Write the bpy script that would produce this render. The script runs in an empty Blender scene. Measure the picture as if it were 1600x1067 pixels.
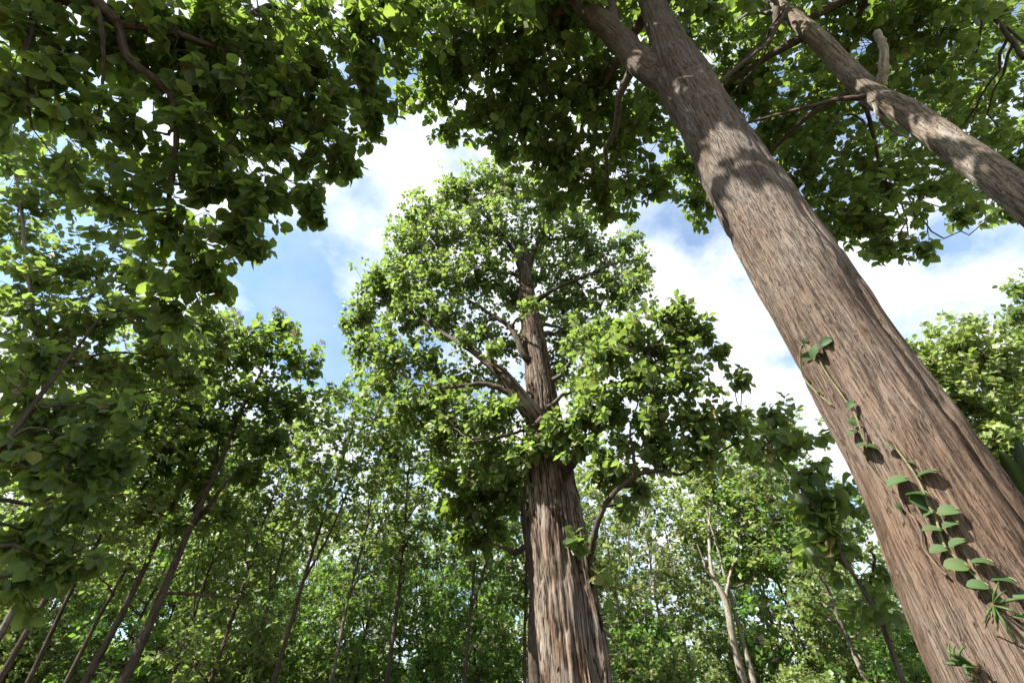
import bpy, math
import numpy as np
from mathutils import Matrix, Vector

# ------------------------------------------------------------------ camera, sky, sun, exposure
scene = bpy.context.scene
COL = scene.collection
EYE = np.array([0.0, 0.0, 1.6])
PITCH = math.radians(39.5)
cam_d = bpy.data.cameras.new("camera")
cam_d.sensor_width = 36.0
cam_d.lens = 16.0
cam_d.clip_end = 2000.0
cam = bpy.data.objects.new("camera", cam_d)
COL.objects.link(cam)
cam.location = EYE
cam.rotation_euler = (math.pi / 2 + PITCH, 0, 0)
scene.camera = cam

SUN_ELEV = math.radians(48.0)
SUN_DIR = np.array([-0.91 * math.cos(SUN_ELEV), -0.41 * math.cos(SUN_ELEV), math.sin(SUN_ELEV)])   # towards the sun
SUN_DIR /= np.linalg.norm(SUN_DIR)
sun_d = bpy.data.lights.new("sun", 'SUN')
sun_d.energy = 5.0
sun_d.angle = math.radians(0.53)
sun_d.color = (1.0, 0.95, 0.86)
sun = bpy.data.objects.new("sun", sun_d)
COL.objects.link(sun)
sun.rotation_euler = Vector(SUN_DIR).to_track_quat('Z', 'Y').to_euler()
sun.location = (0, 0, 60)

world = bpy.data.worlds.new("World")
scene.world = world
world.use_nodes = True
wn, wl = world.node_tree.nodes, world.node_tree.links
wn.clear()


def node(tree, kind, **kw):
    n = tree.nodes.new(kind)
    for k, v in kw.items():
        if k in n.inputs:
            n.inputs[k].default_value = v
        else:
            setattr(n, k, v)
    return n


W = world.node_tree
sky = node(W, 'ShaderNodeTexSky', sky_type='NISHITA', sun_disc=False)
sky.sun_elevation = SUN_ELEV
sky.sun_rotation = math.atan2(SUN_DIR[0], SUN_DIR[1])
sky.air_density = 1.0
sky.dust_density = 0.6
sky.ozone_density = 0.7
bg_sky = node(W, 'ShaderNodeBackground', Strength=0.082)
wb = node(W, 'ShaderNodeMix', data_type='RGBA', blend_type='MULTIPLY')          # the camera's white balance leans to cyan
wb.inputs['Factor'].default_value = 1.0
wl.new(sky.outputs[0], wb.inputs['A']); wb.inputs['B'].default_value = (0.80, 1.0, 1.04, 1)
wl.new(wb.outputs['Result'], bg_sky.inputs['Color'])
bg_cl = node(W, 'ShaderNodeBackground', Strength=0.44)
# clouds: noise on the sky direction projected to a flat cloud layer
tc = node(W, 'ShaderNodeTexCoord')
sep = node(W, 'ShaderNodeSeparateXYZ')
wl.new(tc.outputs['Generated'], sep.inputs[0])
zc = node(W, 'ShaderNodeMath', operation='MAXIMUM')
wl.new(sep.outputs['Z'], zc.inputs[0]); zc.inputs[1].default_value = 0.06
zo = node(W, 'ShaderNodeMath', operation='ADD')
wl.new(zc.outputs[0], zo.inputs[0]); zo.inputs[1].default_value = 0.25
dx = node(W, 'ShaderNodeMath', operation='DIVIDE'); dy = node(W, 'ShaderNodeMath', operation='DIVIDE')
wl.new(sep.outputs['X'], dx.inputs[0]); wl.new(zo.outputs[0], dx.inputs[1])
wl.new(sep.outputs['Y'], dy.inputs[0]); wl.new(zo.outputs[0], dy.inputs[1])
cmb = node(W, 'ShaderNodeCombineXYZ')
wl.new(dx.outputs[0], cmb.inputs[0]); wl.new(dy.outputs[0], cmb.inputs[1]); cmb.inputs[2].default_value = 3.7
nz = node(W, 'ShaderNodeTexNoise', Scale=2.6, Detail=9.0, Roughness=0.56, Distortion=0.25)
wl.new(cmb.outputs[0], nz.inputs['Vector'])
ramp = node(W, 'ShaderNodeValToRGB')
ramp.color_ramp.elements[0].position = 0.36; ramp.color_ramp.elements[0].color = (0.17, 0.17, 0.17, 1)
ramp.color_ramp.elements[1].position = 0.54; ramp.color_ramp.elements[1].color = (1, 1, 1, 1)
openings = nz.outputs['Fac']
for ox, oy, wid, amt in ((-0.49, 0.70, .14, .26), (-0.45, 0.93, .12, .20), (-0.25, 0.48, .05, .10), (-0.16, 0.31, .07, .16), (-0.08, 0.42, .07, .16), (0.66, 0.90, .05, .16), (0.86, 0.56, .07, .16), (-0.95, 0.55, .13, .16), (.30, .55, .10, .05)):
    vd = node(W, 'ShaderNodeVectorMath', operation='DISTANCE')                     # gaps in the cloud sheet
    wl.new(cmb.outputs[0], vd.inputs[0]); vd.inputs[1].default_value = (ox, oy, 3.7)
    mr_ = node(W, 'ShaderNodeMapRange', interpolation_type='SMOOTHSTEP')
    mr_.inputs['From Min'].default_value = 0.0; mr_.inputs['From Max'].default_value = wid * 1.8
    mr_.inputs['To Min'].default_value = -amt; mr_.inputs['To Max'].default_value = 0.0
    wl.new(vd.outputs['Value'], mr_.inputs['Value'])
    sm = node(W, 'ShaderNodeMath', operation='ADD'); wl.new(openings, sm.inputs[0]); wl.new(mr_.outputs[0], sm.inputs[1])
    openings = sm.outputs[0]
wl.new(openings, ramp.inputs[0])
nz2 = node(W, 'ShaderNodeTexNoise', Scale=6.0, Detail=6.0, Roughness=0.6)
wl.new(cmb.outputs[0], nz2.inputs['Vector'])
cr2 = node(W, 'ShaderNodeValToRGB')
cr2.color_ramp.elements[0].position = 0.34; cr2.color_ramp.elements[0].color = (0.62, 0.70, 0.82, 1)
cr2.color_ramp.elements[1].position = 0.62; cr2.color_ramp.elements[1].color = (1, 1, 1, 1)
wl.new(nz2.outputs['Fac'], cr2.inputs[0])
wl.new(cr2.outputs[0], bg_cl.inputs['Color'])
mixw = node(W, 'ShaderNodeMixShader')
wl.new(ramp.outputs[0], mixw.inputs[0])
wl.new(bg_sky.outputs[0], mixw.inputs[1]); wl.new(bg_cl.outputs[0], mixw.inputs[2])
wout = node(W, 'ShaderNodeOutputWorld')
wl.new(mixw.outputs[0], wout.inputs[0])

vs = scene.view_settings
vs.view_transform = 'Standard'
vs.look = 'None'
vs.exposure = 1.9
vs.gamma = 1.0
vs.use_curve_mapping = False
try:
    scene.cycles.max_bounces = 8
    scene.cycles.transmission_bounces = 6
    scene.cycles.diffuse_bounces = 4
except Exception:
    pass

# ------------------------------------------------------------------ geometry helpers
FPX = 16.0 / 36.0 * 1600.0
CP, SP = math.cos(PITCH), math.sin(PITCH)
UP = np.array([0, 0, 1.0])


def at(px, py, depth):
    """World point seen at a pixel of the 1600x1067 photograph, that many metres along the optical axis."""
    u, v = (px - 800.0) / FPX, (533.5 - py) / FPX
    return EYE + depth * np.array([u, CP - v * SP, SP + v * CP])


def project(P):
    d = P - EYE
    depth = d[:, 1] * CP + d[:, 2] * SP
    up = -d[:, 1] * SP + d[:, 2] * CP
    z = np.where(np.abs(depth) < 1e-3, 1e-3, depth)
    return 800 + FPX * d[:, 0] / z, 533.5 - FPX * up / z, depth


def ground_at(px, Y):
    """Ground point of a trunk whose foot line leaves the picture's lower edge at px, Y metres ahead."""
    u, v = (px - 800.0) / FPX, (533.5 - 1067) / FPX
    return np.array([Y * u / (CP - v * SP), Y, 0.0])


def unit(a):
    return a / np.maximum(np.linalg.norm(a, axis=-1, keepdims=True), 1e-9)


def make_mesh(name, V, quads=None, tris=None, mat=None, smooth=True, attrs=None):
    me = bpy.data.meshes.new(name)
    V = np.asarray(V, dtype=np.float32)
    nq = 0 if quads is None else len(quads)
    nt = 0 if tris is None else len(tris)
    me.vertices.add(len(V))
    me.vertices.foreach_set("co", V.ravel())
    lv, st = [], []
    if nq:
        lv.append(np.asarray(quads, dtype=np.int32).ravel()); st.append(np.arange(nq) * 4)
    if nt:
        lv.append(np.asarray(tris, dtype=np.int32).ravel()); st.append(nq * 4 + np.arange(nt) * 3)
    lv = np.concatenate(lv); st = np.concatenate(st).astype(np.int32)
    me.loops.add(len(lv)); me.loops.foreach_set("vertex_index", lv)
    me.polygons.add(nq + nt); me.polygons.foreach_set("loop_start", st)
    me.update(calc_edges=True)
    me.polygons.foreach_set("use_smooth", np.full(nq + nt, smooth))
    for k, (kind, data) in (attrs or {}).items():
        a = me.attributes.new(k, kind, 'POINT')
        a.data.foreach_set('value' if kind == 'FLOAT' else 'vector', np.asarray(data, dtype=np.float32).ravel())
    if mat:
        me.materials.append(mat)
    me.update()
    return me


def link(name, data, parent=None, **props):
    o = bpy.data.objects.new(name, data)
    COL.objects.link(o)
    if parent is not None:
        o.parent = parent
        o.matrix_parent_inverse = Matrix.Identity(4)
    for k, v in props.items():
        o[k] = v
    return o


def thing(name, label, category, loc=(0, 0, 0), group=None):
    o = bpy.data.objects.new(name, None)
    COL.objects.link(o)
    o.location = loc
    o.empty_display_size = 0.3
    o['label'] = label
    o['category'] = category
    if group:
        o['group'] = group
    return o


def resample(P, n):
    """Catmull-Rom through P at n even parameters (P may carry extra columns such as the radius)."""
    P = np.asarray(P, dtype=float)
    if len(P) == 2:
        t = np.linspace(0, 1, n)[:, None]
        return P[0] * (1 - t) + P[1] * t
    E = np.vstack([2 * P[0] - P[1], P, 2 * P[-1] - P[-2]])
    s = np.linspace(0, len(P) - 1 - 1e-6, n)
    i = s.astype(int); t = (s - i)[:, None]
    p0, p1, p2, p3 = E[i], E[i + 1], E[i + 2], E[i + 3]
    return 0.5 * (2 * p1 + (p2 - p0) * t + (2 * p0 - 5 * p1 + 4 * p2 - p3) * t * t + (3 * p1 - p0 - 3 * p2 + p3) * t ** 3)


class Geo:
    """Collects vertices and faces of one mesh."""
    def __init__(self):
        self.V, self.Q, self.T, self.B, self.n = [], [], [], [], 0

    def add(self, V, Q=None, T=None, B=None):
        self.B.append(np.asarray(V if B is None else B))
        if Q is not None and len(Q):
            self.Q.append(np.asarray(Q) + self.n)
        if T is not None and len(T):
            self.T.append(np.asarray(T) + self.n)
        self.V.append(np.asarray(V)); self.n += len(V)

    def tube(self, P, R, sides=8, disp=None):
        P = np.asarray(P, float); R = np.maximum(np.asarray(R, float), 1e-3)
        n = len(P)
        tan = unit(np.gradient(P, axis=0))
        ref = np.array([1.0, 0, 0]) if abs(tan[0][0]) < 0.8 else np.array([0, 1.0, 0])
        X = np.zeros((n, 3)); X[0] = unit(ref - tan[0] * ref.dot(tan[0]))
        for k in range(1, n):
            v = X[k - 1] - tan[k] * X[k - 1].dot(tan[k]); X[k] = v / max(np.linalg.norm(v), 1e-9)
        Yv = np.cross(tan, X)
        th = np.arange(sides) * 2 * math.pi / sides
        rad = np.repeat(R[:, None], sides, 1)
        if disp is not None:
            rad = rad + disp
        V = P[:, None, :] + rad[..., None] * (np.cos(th)[None, :, None] * X[:, None, :] + np.sin(th)[None, :, None] * Yv[:, None, :])
        V = V.reshape(-1, 3)
        i, j = np.meshgrid(np.arange(n - 1), np.arange(sides), indexing='ij')
        j2 = (j + 1) % sides
        Q = np.stack([i * sides + j, i * sides + j2, (i + 1) * sides + j2, (i + 1) * sides + j], -1).reshape(-1, 4)
        V = np.vstack([V, P[-1] + tan[-1] * R[-1] * 0.7])
        s_ = np.concatenate([[0], np.cumsum(np.linalg.norm(np.diff(P, axis=0), axis=1))]) + P[0][2]
        rb = R.mean()
        B = np.stack([np.broadcast_to(rb * np.cos(th), rad.shape), np.broadcast_to(rb * np.sin(th), rad.shape), np.repeat(s_[:, None], sides, 1)], -1).reshape(-1, 3)
        B = np.vstack([B, [[0, 0, s_[-1] + R[-1]]]])             # bark runs along the limb
        jj = np.arange(sides)
        T = np.stack([(n - 1) * sides + jj, (n - 1) * sides + (jj + 1) % sides, np.full(sides, n * sides)], -1)
        self.add(V, Q, T, B)

    def sticks(self, A, B, ra, rb):
        """Many straight three-sided twigs at once."""
        A, B = np.asarray(A), np.asarray(B)
        n = len(A)
        if n == 0:
            return
        d = unit(B - A)
        ref = np.where(np.abs(d[:, 2:3]) < 0.9, np.array([[0, 0, 1.0]]), np.array([[1.0, 0, 0]]))
        x = unit(np.cross(d, ref)); y = np.cross(d, x)
        rings = []
        for c, r in ((A, ra), (B, rb)):
            for k in range(3):
                a = k * 2 * math.pi / 3
                rings.append(c + r * (math.cos(a) * x + math.sin(a) * y))
        V = np.stack(rings, 1).reshape(-1, 3)
        base = np.arange(n)[:, None, None] * 6
        q = np.array([[0, 1, 4, 3], [1, 2, 5, 4], [2, 0, 3, 5]])[None]
        self.add(V, (base + q).reshape(-1, 4))

    def mesh(self, name, mat, smooth=True):
        Q = np.vstack(self.Q) if self.Q else None
        T = np.vstack(self.T) if self.T else None
        return make_mesh(name, np.vstack(self.V), Q, T, mat, smooth, {'bark': ('FLOAT_VECTOR', np.vstack(self.B))})


def vnoise(rng, a, b, na, nb, periodic_a=True):
    """Smooth value noise on (a in 0..1 periodic, b in 0..1), grid na x nb."""
    g = rng.random((na, nb + 2))
    x = a * na; i = np.floor(x).astype(int); f = x - i; f = f * f * (3 - 2 * f)
    y = np.clip(b, 0, 0.99999) * nb; j = np.floor(y).astype(int); h = y - j; h = h * h * (3 - 2 * h)
    i0, i1 = i % na, (i + 1) % na
    return ((g[i0, j] * (1 - f) + g[i1, j] * f) * (1 - h) + (g[i0, j + 1] * (1 - f) + g[i1, j + 1] * f) * h)


# ------------------------------------------------------------------ materials
def new_mat(name):
    m = bpy.data.materials.new(name)
    m.use_nodes = True
    m.node_tree.nodes.clear()
    return m, m.node_tree


def leaf_material(name, dark, light, trans, rough=0.45, weight=0.38, veins=True, old=(0.16, 0.12, 0.03)):
    m, t = new_mat(name)
    L = t.links
    a = node(t, 'ShaderNodeAttribute', attribute_name='tint')
    oi = node(t, 'ShaderNodeObjectInfo')
    ad = node(t, 'ShaderNodeMath', operation='ADD'); L.new(a.outputs['Fac'], ad.inputs[0]); L.new(oi.outputs['Random'], ad.inputs[1])
    fr = node(t, 'ShaderNodeMath', operation='FRACT'); L.new(ad.outputs[0], fr.inputs[0])
    r = node(t, 'ShaderNodeValToRGB')
    e = r.color_ramp.elements
    e[0].position = 0.0; e[0].color = (*dark, 1)
    e[1].position = 0.80; e[1].color = (*light, 1)
    e.new(0.93).color = (light[0] * 1.45, light[1] * 1.12, light[2] * 1.1, 1)
    e2 = e.new(0.975); e2.color = (*old, 1)
    L.new(fr.outputs[0], r.inputs[0])
    r2 = node(t, 'ShaderNodeValToRGB')
    e = r2.color_ramp.elements
    e[0].position = 0.0; e[0].color = (*[c * 0.7 for c in trans], 1)
    e[1].position = 1.0; e[1].color = (*trans, 1)
    L.new(fr.outputs[0], r2.inputs[0])
    col, tcol = r.outputs[0], r2.outputs[0]
    uv = node(t, 'ShaderNodeAttribute', attribute_name='blade')
    bsdf = node(t, 'ShaderNodeBsdfPrincipled', Roughness=rough)
    bsdf.inputs['Specular IOR Level'].default_value = 0.4
    if veins:
        s = node(t, 'ShaderNodeSeparateXYZ'); L.new(uv.outputs['Vector'], s.inputs[0])
        ab = node(t, 'ShaderNodeMath', operation='ABSOLUTE'); L.new(s.outputs['X'], ab.inputs[0])
        rib = node(t, 'ShaderNodeMapRange'); rib.inputs['From Min'].default_value = 0.02; rib.inputs['From Max'].default_value = 0.07
        rib.inputs['To Min'].default_value = 1.0; rib.inputs['To Max'].default_value = 0.0
        L.new(ab.outputs[0], rib.inputs['Value'])
        m1 = node(t, 'ShaderNodeMath', operation='MULTIPLY_ADD'); L.new(s.outputs['Y'], m1.inputs[0]); m1.inputs[1].default_value = 9.0
        m2 = node(t, 'ShaderNodeMath', operation='MULTIPLY'); L.new(ab.outputs[0], m2.inputs[0]); m2.inputs[1].default_value = -5.0
        L.new(m2.outputs[0], m1.inputs[2])
        pp = node(t, 'ShaderNodeMath', operation='PINGPONG'); L.new(m1.outputs[0], pp.inputs[0]); pp.inputs[1].default_value = 0.5
        sv = node(t, 'ShaderNodeMapRange'); sv.inputs['From Min'].default_value = 0.04; sv.inputs['From Max'].default_value = 0.16
        sv.inputs['To Min'].default_value = 0.6; sv.inputs['To Max'].default_value = 0.0
        L.new(pp.outputs[0], sv.inputs['Value'])
        mx = node(t, 'ShaderNodeMath', operation='MAXIMUM'); L.new(rib.outputs[0], mx.inputs[0]); L.new(sv.outputs[0], mx.inputs[1])
        mc = node(t, 'ShaderNodeMix', data_type='RGBA')
        mf = node(t, 'ShaderNodeMath', operation='MULTIPLY'); L.new(mx.outputs[0], mf.inputs[0]); mf.inputs[1].default_value = 0.45
        L.new(mf.outputs[0], mc.inputs['Factor']); L.new(col, mc.inputs['A'])
        mc.inputs['B'].default_value = (light[0] * 1.7, light[1] * 1.5, light[2] * 1.8, 1)
        col = mc.outputs['Result']
        bp = node(t, 'ShaderNodeBump', Strength=0.35, Distance=0.01); bp.invert = True
        L.new(mx.outputs[0], bp.inputs['Height']); L.new(bp.outputs[0], bsdf.inputs['Normal'])
    geo = node(t, 'ShaderNodeNewGeometry')
    back = node(t, 'ShaderNodeMix', data_type='RGBA')          # the felted underside is paler and greyer
    L.new(geo.outputs['Backfacing'], back.inputs['Factor']); L.new(col, back.inputs['A'])
    hs = node(t, 'ShaderNodeHueSaturation', Saturation=0.8, Value=1.12); L.new(col, hs.inputs['Color'])
    L.new(hs.outputs[0], back.inputs['B'])
    L.new(back.outputs['Result'], bsdf.inputs['Base Color'])
    tr = node(t, 'ShaderNodeBsdfTranslucent'); L.new(tcol, tr.inputs['Color'])
    ms = node(t, 'ShaderNodeMixShader', Fac=weight)
    L.new(bsdf.outputs[0], ms.inputs[1]); L.new(tr.outputs[0], ms.inputs[2])
    out = node(t, 'ShaderNodeOutputMaterial'); L.new(ms.outputs[0], out.inputs[0])
    return m


def bark_material(name, dark, mid, pale, sxy=26.0, sz=1.3, bump=0.6, dist=0.02, blotch=(0.30, 0.28, 0.25), blotch_amt=0.5, warm=None, crack=0.7):
    """Fibrous bark: long fibres, finer flakes, narrow dark cracks, weathered grey patches."""
    m, t = new_mat(name)
    L = t.links
    tc = node(t, 'ShaderNodeAttribute', attribute_name='bark')

    def noise(kx, kz, detail, rough, dis=0.0):
        mp = node(t, 'ShaderNodeMapping'); mp.inputs['Scale'].default_value = (kx, kx, kz)
        L.new(tc.outputs['Vector'], mp.inputs['Vector'])
        n = node(t, 'ShaderNodeTexNoise', Scale=1.0, Detail=detail, Roughness=rough, Distortion=dis)
        L.new(mp.outputs[0], n.inputs['Vector'])
        return n.outputs['Fac']

    def math_(op, x, y):
        n = node(t, 'ShaderNodeMath', operation=op)
        for k, v in ((0, x), (1, y)):
            if isinstance(v, (int, float)):
                n.inputs[k].default_value = v
            else:
                L.new(v, n.inputs[k])
        return n.outputs[0]

    def ramp(x, *stops):
        r = node(t, 'ShaderNodeValToRGB')
        e = r.color_ramp.elements
        e[0].position, e[0].color = stops[0][0], (*stops[0][1], 1)
        e[1].position, e[1].color = stops[-1][0], (*stops[-1][1], 1)
        for p, c in stops[1:-1]:
            e.new(p).color = (*c, 1)
        L.new(x, r.inputs[0])
        return r.outputs[0]

    fib = noise(sxy, sz, 6.0, .6, .5)
    fine = noise(sxy * 2.7, sz * 4.5, 5.0, .7, .3)
    flake = noise(sxy * .45, sz * 1.6, 7.0, .65, .8)
    ck = math_('ABSOLUTE', math_('SUBTRACT', noise(sxy * .8, sz * .75, 3.0, .55, .6), .5), 0)
    crk = ramp(ck, (0.004, (0, 0, 0)), (0.035, (1, 1, 1)))                        # 0 in the cracks
    h = math_('ADD', math_('MULTIPLY', fib, .5), math_('ADD', math_('MULTIPLY', fine, .32), math_('MULTIPLY', flake, .30)))
    base = ramp(h, (.36, dark), (.53, mid), (.74, pale))
    strip = noise(9.0, .55, 5.0, .65, .4)
    sc = node(t, 'ShaderNodeMix', data_type='RGBA', blend_type='MULTIPLY'); sc.inputs['Factor'].default_value = 1.0
    L.new(base, sc.inputs['A']); L.new(ramp(strip, (.33, (.62, .58, .56)), (.50, (1, 1, 1)), (.68, (1.25, 1.24, 1.22))), sc.inputs['B'])
    scar = noise(11.0, 5.0, 4.0, .7, .5)
    s2 = node(t, 'ShaderNodeMix', data_type='RGBA', blend_type='MULTIPLY'); s2.inputs['Factor'].default_value = .75
    L.new(sc.outputs['Result'], s2.inputs['A']); L.new(ramp(scar, (.30, (.35, .27, .22)), (.37, (1, 1, 1))), s2.inputs['B'])
    base = s2.outputs['Result']
    patch = noise(2.6, 1.1, 6.0, .65)
    pm = ramp(patch, (.44, (0, 0, 0)), (.62, (blotch_amt,) * 3))
    grey = node(t, 'ShaderNodeMix', data_type='RGBA', blend_type='MULTIPLY'); grey.inputs['Factor'].default_value = .75
    grey.inputs['A'].default_value = (*blotch, 1)
    L.new(ramp(h, (.38, (.18, .16, .14)), (.56, (.8, .8, .8)), (.7, (1, 1, 1))), grey.inputs['B'])
    mc = node(t, 'ShaderNodeMix', data_type='RGBA')
    L.new(pm, mc.inputs['Factor']); L.new(base, mc.inputs['A']); L.new(grey.outputs['Result'], mc.inputs['B'])
    dk = node(t, 'ShaderNodeMix', data_type='RGBA', blend_type='MULTIPLY'); dk.inputs['Factor'].default_value = crack
    L.new(mc.outputs['Result'], dk.inputs['A']); L.new(crk, dk.inputs['B'])
    fl = node(t, 'ShaderNodeMix', data_type='RGBA', blend_type='MULTIPLY'); fl.inputs['Factor'].default_value = .8
    L.new(dk.outputs['Result'], fl.inputs['A'])
    L.new(ramp(noise(sxy * .9, sz * 1.8, 5.0, .6, 1.0), (.28, (.30, .25, .22)), (.40, (1, 1, 1))), fl.inputs['B'])   # short dark pits
    col = fl.outputs['Result']
    if warm is not None:                                        # redder low on the bole, the tint fading out higher up
        sp_ = node(t, 'ShaderNodeSeparateXYZ'); L.new(tc.outputs['Vector'], sp_.inputs[0])
        zz = math_('ADD', sp_.outputs['Z'], math_('MULTIPLY', noise(.9, .6, 4.0, .5), 4.0))
        mr = node(t, 'ShaderNodeMapRange'); mr.inputs['From Min'].default_value = warm[0]; mr.inputs['From Max'].default_value = warm[1]
        mr.inputs['To Min'].default_value = 1.0; mr.inputs['To Max'].default_value = 0.0
        L.new(zz, mr.inputs['Value'])
        wm = node(t, 'ShaderNodeMix', data_type='RGBA', blend_type='MULTIPLY')
        L.new(mr.outputs[0], wm.inputs['Factor']); L.new(col, wm.inputs['A']); wm.inputs['B'].default_value = (*warm[2], 1)
        col = wm.outputs['Result']
    b = node(t, 'ShaderNodeBsdfPrincipled', Roughness=0.92)
    b.inputs['Specular IOR Level'].default_value = 0.15
    L.new(col, b.inputs['Base Color'])
    hh = math_('ADD', math_('ADD', h, math_('MULTIPLY', strip, .8)), math_('MULTIPLY', crk, .25))
    bp = node(t, 'ShaderNodeBump', Strength=bump, Distance=dist)
    L.new(hh, bp.inputs['Height']); L.new(bp.outputs[0], b.inputs['Normal'])
    out = node(t, 'ShaderNodeOutputMaterial'); L.new(b.outputs[0], out.inputs[0])
    return m


def plain_material(name, c1, c2, scale=8.0, rough=0.8, bump=0.2):
    m, t = new_mat(name)
    L = t.links
    tc = node(t, 'ShaderNodeTexCoord')
    n = node(t, 'ShaderNodeTexNoise', Scale=scale, Detail=6.0); L.new(tc.outputs['Object'], n.inputs['Vector'])
    r = node(t, 'ShaderNodeValToRGB')
    r.color_ramp.elements[0].position = 0.35; r.color_ramp.elements[0].color = (*c1, 1)
    r.color_ramp.elements[1].position = 0.65; r.color_ramp.elements[1].color = (*c2, 1)
    L.new(n.outputs['Fac'], r.inputs[0])
    b = node(t, 'ShaderNodeBsdfPrincipled', Roughness=rough)
    L.new(r.outputs[0], b.inputs['Base Color'])
    bp = node(t, 'ShaderNodeBump', Strength=bump, Distance=0.02); L.new(n.outputs['Fac'], bp.inputs['Height']); L.new(bp.outputs[0], b.inputs['Normal'])
    out = node(t, 'ShaderNodeOutputMaterial'); L.new(b.outputs[0], out.inputs[0])
    return m


LEAF = leaf_material('teak_leaf', (0.028, 0.064, 0.016), (0.092, 0.142, 0.034), (0.26, 0.39, 0.055), weight=0.46)
LEAF_BG = leaf_material('wood_leaf', (0.040, 0.080, 0.023), (0.125, 0.170, 0.050), (0.28, 0.41, 0.075), weight=0.44, veins=False)
LEAF_PALE = leaf_material('pale_leaf', (0.080, 0.135, 0.035), (0.20, 0.25, 0.085), (0.32, 0.44, 0.08), weight=0.42, veins=False)
LEAF_SHRUB = leaf_material('shrub_leaf', (0.042, 0.105, 0.020), (0.10, 0.19, 0.04), (0.24, 0.44, 0.05), weight=0.42, veins=False, rough=0.4)
LEAF_VINE = leaf_material('vine_leaf', (0.018, 0.046, 0.009), (0.036, 0.072, 0.016), (0.10, 0.22, 0.03), rough=0.65, weight=0.2, veins=True, old=(0.07, 0.10, 0.03))
BARK_R = bark_material('bole_bark', (0.052, 0.038, 0.029), (0.106, 0.080, 0.062), (0.180, 0.144, 0.116), sxy=85, sz=4.6, bump=1.0, dist=0.025, blotch=(0.185, 0.162, 0.142), blotch_amt=0.8, warm=(3.6, 8.0, (1.02, 0.89, 0.79)), crack=.6)
BARK_C = bark_material('giant_bark', (0.015, 0.009, 0.006), (0.075, 0.044, 0.029), (0.34, 0.262, 0.19), sxy=24, sz=0.9, bump=1.0, dist=0.09, blotch=(0.36, 0.32, 0.275), blotch_amt=0.6, crack=.9)
BARK_S = bark_material('grey_bark', (0.036, 0.027, 0.020), (0.125, 0.098, 0.075), (0.25, 0.205, 0.162), sxy=34, sz=4.0, bump=0.8, dist=0.03, blotch=(0.25, 0.225, 0.195), blotch_amt=0.8, crack=.6)
BARK_D = bark_material('brown_bark', (0.018, 0.014, 0.010), (0.052, 0.039, 0.029), (0.11, 0.083, 0.062), sxy=22, sz=3.0, bump=0.5, blotch=(0.135, 0.112, 0.092), blotch_amt=0.6, crack=.5)
BARK_P = bark_material('pale_bark', (0.07, 0.058, 0.047), (0.19, 0.163, 0.133), (0.32, 0.285, 0.245), sxy=20, sz=3.5, bump=0.5, blotch=(0.34, 0.315, 0.28), blotch_amt=0.5, crack=.5)
TWIG = plain_material('twig_bark', (0.03, 0.024, 0.017), (0.08, 0.064, 0.045), 12)
STEM_GREEN = plain_material('vine_stem', (0.085, 0.085, 0.035), (0.15, 0.135, 0.06), 20)
STEM_BROWN = plain_material('dry_stem', (0.07, 0.045, 0.028), (0.12, 0.085, 0.05), 20)
BLOSSOM = plain_material('teak_blossom', (0.22, 0.19, 0.09), (0.34, 0.30, 0.17), 5)
FROND = leaf_material('thick_frond', (0.02, 0.042, 0.012), (0.05, 0.09, 0.024), (0.10, 0.2, 0.03), rough=0.45, weight=0.12, veins=False, old=(0.06, 0.11, 0.03))
MOSS = plain_material('dry_moss', (0.03, 0.022, 0.012), (0.13, 0.09, 0.035), 30, 0.95, 0.6)
SOIL = plain_material('forest_floor', (0.05, 0.04, 0.022), (0.10, 0.085, 0.04), 0.8, 0.95, 0.4)
GRASS = plain_material('grass_blade', (0.04, 0.08, 0.015), (0.09, 0.14, 0.03), 3)

# ------------------------------------------------------------------ leaves
# blade templates: (x across -1..1 of half width, y along 0..1, z up); ovate teak blade with a folded midrib and wavy rim
def template(rows, cols, fold=0.2, wave=0.08, seed=0, tip=0.86):
    rg = np.random.default_rng(seed)
    ys = np.linspace(0, 1, rows + 1)
    shape = np.interp(ys, [0, .08, .22, .42, .62, .8, .92, 1.0], [0.10, .55, .90, 1.0, .92, .68, .40, .04])
    V, B = [], []
    xs = np.linspace(-1, 1, cols + 1)
    for y, w in zip(ys, shape):
        for x in xs:
            V.append((x * w * (1 + 0.06 * rg.normal() * (abs(x) == 1)), y, fold * abs(x) * w + wave * rg.normal() * abs(x) * w))
            B.append((x * w, y, 0))
    c = cols + 1
    Q = [(i * c + j, i * c + j + 1, (i + 1) * c + j + 1, (i + 1) * c + j) for i in range(rows) for j in range(cols)]
    return np.array(V), np.array(Q), np.array(B)


T_NEAR = [template(5, 4, .22, .09, s) for s in (1, 2, 3)]
T_MID = [template(3, 2, .20, .09, s) for s in (4, 5)]
T_FAR = [template(2, 2, .15, .03, s) for s in (6, 7)]


class Leaves:
    def __init__(self):
        self.P, self.D, self.N, self.L, self.W = [], [], [], [], []

    def add(self, P, D, N, L, W):
        self.P.append(P); self.D.append(D); self.N.append(N); self.L.append(L); self.W.append(W)

    def pack(self):
        for k in 'PDNLW':
            v = getattr(self, k)
            if isinstance(v, list):
                setattr(self, k, np.concatenate(v))
        return self


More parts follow.
